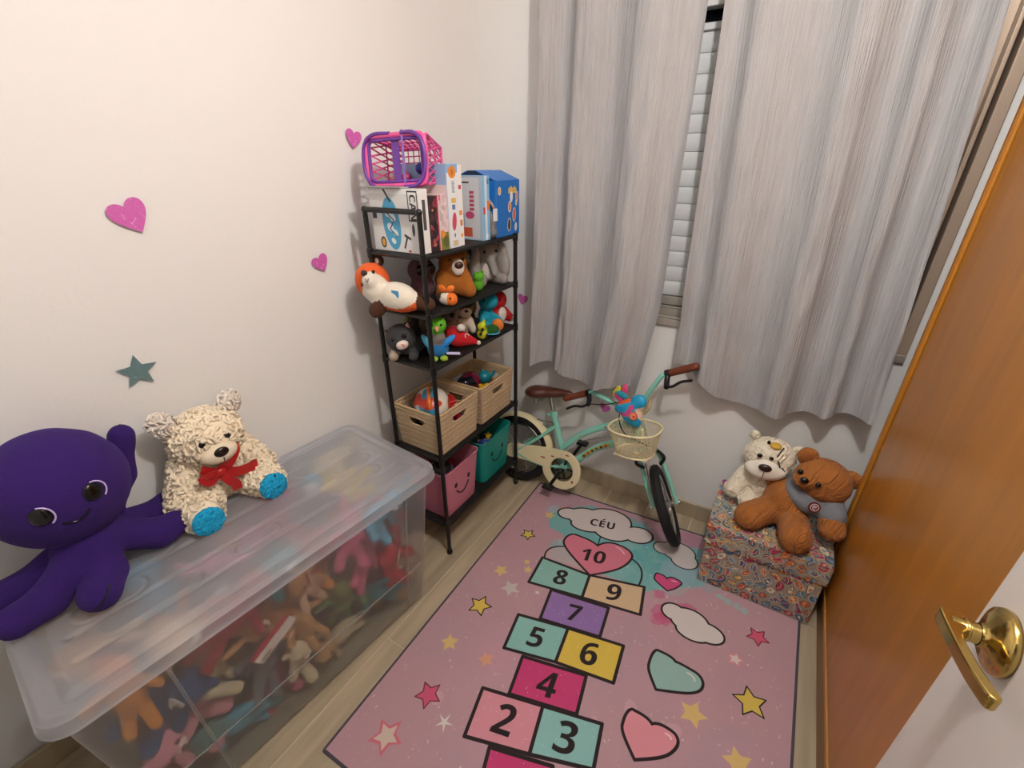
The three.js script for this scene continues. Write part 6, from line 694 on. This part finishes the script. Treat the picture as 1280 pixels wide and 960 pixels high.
  // saddle with coil springs
  { const y0 = 0.478, pr = [E(-0.08, 0.012, 0, 0.062, 0.033, 0.064), E(-0.015, 0.014, 0, 0.06, 0.024, 0.04), E(0.06, 0.016, 0, 0.06, 0.018, 0.022)]; const sd = mesh('saddle', blob(pr, { h: 0.005, k: 0.03 }), leather, t); sd.position.set(...at(0.425, y0 + 0.01)); sd.rotation.set(-Math.atan(lean), 0, 0.16);
    for (const s of [-1, 1]) mesh('spring', tube(Array.from({ length: 26 }, (_, i) => [-0.07 + 0.01 * Math.cos(i * 1.2), -0.04 + i * 0.0013, s * 0.03 + 0.01 * Math.sin(i * 1.2)]), 0.002, 90, 5), M.chrome, sd); }
  // fork, front wheel, brake
  wheel('front_wheel', A, b, w);
  for (const s of [-1, 1]) { mesh('fork_blade', tube([arr(SP(0.265, s * 0.03)), arr(SP(0.2, s * 0.045)), arr(SP(0.1, s * 0.05, 0.004)), arr(SP(-0.004, s * 0.051, 0.0))], 0.0095, 24, 10), mint, t); mesh('axle_nut', ball(...arr(SP(0, s * 0.06)), 0.009, 0.009, 0.009, 10), M.chrome, t); mesh('mudguard_stay', rod(arr(SP(0.02, s * 0.046)), arr(SP(0.19, s * 0.03, -0.03)), 0.0028), M.chrome, t); mesh('brake_arm', tube([arr(SP(0.185, s * 0.036, 0.015)), arr(SP(0.215, s * 0.06, 0.028)), arr(SP(0.255, s * 0.04, 0.03))], 0.0075, 12, 8), M.blackPlastic, t); }
  mesh('fork_crown', blob([K(arr(SP(0.265, -0.032)), arr(SP(0.265, 0.032)), 0.013, 0.013), K(arr(SP(0.255)), arr(SP(0.29)), 0.014, 0.016)], { h: 0.005, k: 0.01 }), mint, t);
  // stem and handlebar
  mesh('stem', tube([arr(SP(0.39)), arr(SP(0.44)), arr(SP(0.462, 0, 0.012))], 0.0125, 16, 10), M.chrome, t);
  const H = (s, r, f) => arr(T.clone().addScaledVector(bb, s).addScaledVector(u, r).addScaledVector(wb, f));
  mesh('handlebar', tube([H(-0.2, 0.094, 0.004), H(-0.175, 0.093, 0.008), H(-0.12, 0.055, 0.012), H(-0.06, 0.01, 0.012), H(0, 0, 0.012), H(0.06, 0.01, 0.012), H(0.12, 0.055, 0.012), H(0.175, 0.093, 0.008), H(0.2, 0.094, 0.004)], 0.0105, 70, 12), mint, t);
  for (const s of [-1, 1]) { const g0 = H(s * 0.205, 0.094, 0.003), g1 = H(s * 0.315, 0.096, 0.02); mesh('grip', merge([rod(g0, g1, 0.0155, 0.0155, 16), ball(...g1, 0.0155)]), grip, t);
    const br = mesh('brake_mount', merge([rod(H(s * 0.185, 0.094, 0.006), H(s * 0.203, 0.094, 0.004), 0.0165, 0.0165, 14), tube([H(s * 0.193, 0.09, 0.008), H(s * 0.188, 0.06, 0.03), H(s * 0.19, 0.045, 0.05)], 0.011, 10, 8)]), M.blackPlastic, t);
    mesh('brake_lever', tube([H(s * 0.185, 0.05, 0.045), H(s * 0.215, 0.045, 0.056), H(s * 0.255, 0.055, 0.058), H(s * 0.3, 0.052, 0.062)], 0.0058, 20, 8), M.blackPlastic, br); }
  mesh('brake_cable', tube([H(-0.185, 0.05, 0.05), H(-0.1, 0.03, 0.05), H(-0.02, 0.02, 0.04), H(0.01, -0.02, 0.04)], 0.0024, 24, 6), M.blackPlastic, t);
  mesh('brake_cable', tube([H(0.0, 0.015, 0.045), H(-0.04, -0.03, 0.075), H(-0.035, -0.1, 0.085), H(0.02, -0.16, 0.07), H(0.05, -0.2, 0.04)], 0.0024, 30, 6), M.blackPlastic, t);
  // cream wire basket in front of the head tube
  { const bk = new THREE.Group(); bk.name = 'front_basket'; t.add(bk); const O = SB(0.335, 0.02, 0.118), upB = u.clone().multiplyScalar(0.3).add(V(0, 0.7, 0)).normalize(), fB = wb.clone().addScaledVector(upB, -wb.dot(upB)).normalize(); bk.position.copy(O); bk.quaternion.setFromRotationMatrix(new THREE.Matrix4().makeBasis(upB.clone().cross(fB), upB, fB));
    const rim = (sx, sz, y) => Array.from({ length: 36 }, (_, i) => { const a = i / 36 * 6.283, c = Math.cos(a), s = Math.sin(a), k = 1 / Math.pow(Math.pow(Math.abs(c), 2.4) + Math.pow(Math.abs(s), 2.4), 1 / 2.4); return [sx * c * k, y, sz * s * k]; });
    mesh('basket_rim', tube(rim(0.106, 0.088, 0.06), 0.0048, 110, 8, true), creamM, bk); mesh('basket_base_ring', tube(rim(0.076, 0.064, -0.052), 0.004, 90, 8, true), creamM, bk);
    const wires = []; const n = 54; for (let i = 0; i < n; i++) for (const f of [-1, 1]) { const P = (q, y, ii) => { const a = (ii / n) * 6.283, c = Math.cos(a), s = Math.sin(a), k = 1 / Math.pow(Math.pow(Math.abs(c), 2.4) + Math.pow(Math.abs(s), 2.4), 1 / 2.4); return [mixf(0.076, 0.106, q) * c * k, y, mixf(0.064, 0.088, q) * s * k]; }; wires.push(rod(P(0, -0.052, i), P(0.5, 0.004, i + f * 1.6), 0.00115, 0.00115, 4), rod(P(0.5, 0.004, i + f * 1.6), P(1, 0.06, i + f * 3.2), 0.00115, 0.00115, 4)); }
    const net = mesh('basket_mesh', merge(wires), creamM, bk);
    const fl = []; for (let i = -7; i <= 7; i++) fl.push(rod([i * 0.01, -0.052, -0.06], [i * 0.01, -0.052, 0.06], 0.0012, 0.0012, 4)); for (let i = -6; i <= 6; i++) fl.push(rod([-0.073, -0.052, i * 0.01], [0.073, -0.052, i * 0.01], 0.0012, 0.0012, 4)); mesh('basket_floor', merge(fl), creamM, bk);
    mesh('basket_mount', merge([bx(0.03, 0.02, 0.02, 0.02, -0.045, 0.03, 0.004), bx(0.012, 0.08, 0.012, 0.0, -0.02, -0.075, 0.003)]), creamM, bk); }
  mesh('mount_cover', blob([K(arr(SB(0.3, 0, 0.02)), arr(SB(0.41, 0, 0.035)), 0.026, 0.02)], { h: 0.005 }), mat(0xaeb79a, { roughness: 0.4 }), t);
  // bright fabric pad tied over the stem
  const hel = thing('bar_bag', 'blue and pink swirled pouch with an orange emblem tied to the handlebar', 'pouch', arr(SB(0.47, 0.01, 0.055)));
  hel.quaternion.setFromRotationMatrix(new THREE.Matrix4().makeBasis(bb, u, wb)); hel.scale.setScalar(1.12);
  { const cs = ['#1c9ccb', '#d0488f', '#d9b23a', '#e0662c', '#e9c9b0'].map(lin);
    mesh('pouch', blob([E(0, 0.0, 0, 0.062, 0.03, 0.026, 0), E(0.002, -0.035, 0.004, 0.04, 0.035, 0.024, 0), E(0.05, 0.012, 0.008, 0.026, 0.026, 0.018, 0), E(0.006, -0.066, 0.002, 0.018, 0.02, 0.016, 0)], { h: 0.004, k: 0.018, cols: [cs[0]], paint: (x, y, z) => { const s = Math.sin(x * 55 + y * 30) * 0.012 - 0.012; if (Math.abs(y - s) < 0.0075 && x < 0.03) return cs[1]; if (y > 0.018 && x < 0.02) return cs[3]; if (x > 0.03 && y < -0.012) return cs[4]; return cs[0]; } }), mat(0xffffff, { vertexColors: true, roughness: 0.45 }), hel);
    const em = mesh('emblem', merge([new THREE.CylinderGeometry(0.0165, 0.0165, 0.004, 26).rotateX(Math.PI / 2).translate(0.018, -0.034, 0.03)]), mat(0xd94a24, { roughness: 0.5 }), hel); mesh('emblem_print', merge([new THREE.TorusGeometry(0.0115, 0.0016, 6, 22).translate(0.018, -0.034, 0.0325), new THREE.TorusGeometry(0.005, 0.0016, 6, 16, 4.5).translate(0.018, -0.034, 0.0325)]), mat(0xf0b48a, { roughness: 0.5 }), em);
    for (const [x, y, z, a, hx] of [[-0.03, 0.04, 0.0, 0.5, 0xd0488f], [0.0, 0.062, -0.004, -0.4, 0xd9487f], [-0.012, 0.05, 0.006, 0.9, 0x2a9ab0], [-0.035, 0.066, -0.006, -0.9, 0xc9c233]]) mesh('ruffle', blob([E(x, y, z, 0.013, 0.028, 0.006, 0, [0, 0, a])], { h: 0.0035 }), plushMat(hx), hel);
    mesh('strap', tube([[0.045, -0.04, 0.0], [0.075, -0.02, 0.004], [0.09, 0.01, 0.0]], 0.0055, 14, 8), mat(0xb9a674, { roughness: 0.7 }), hel); }
}
renderer.render(scene, camera);
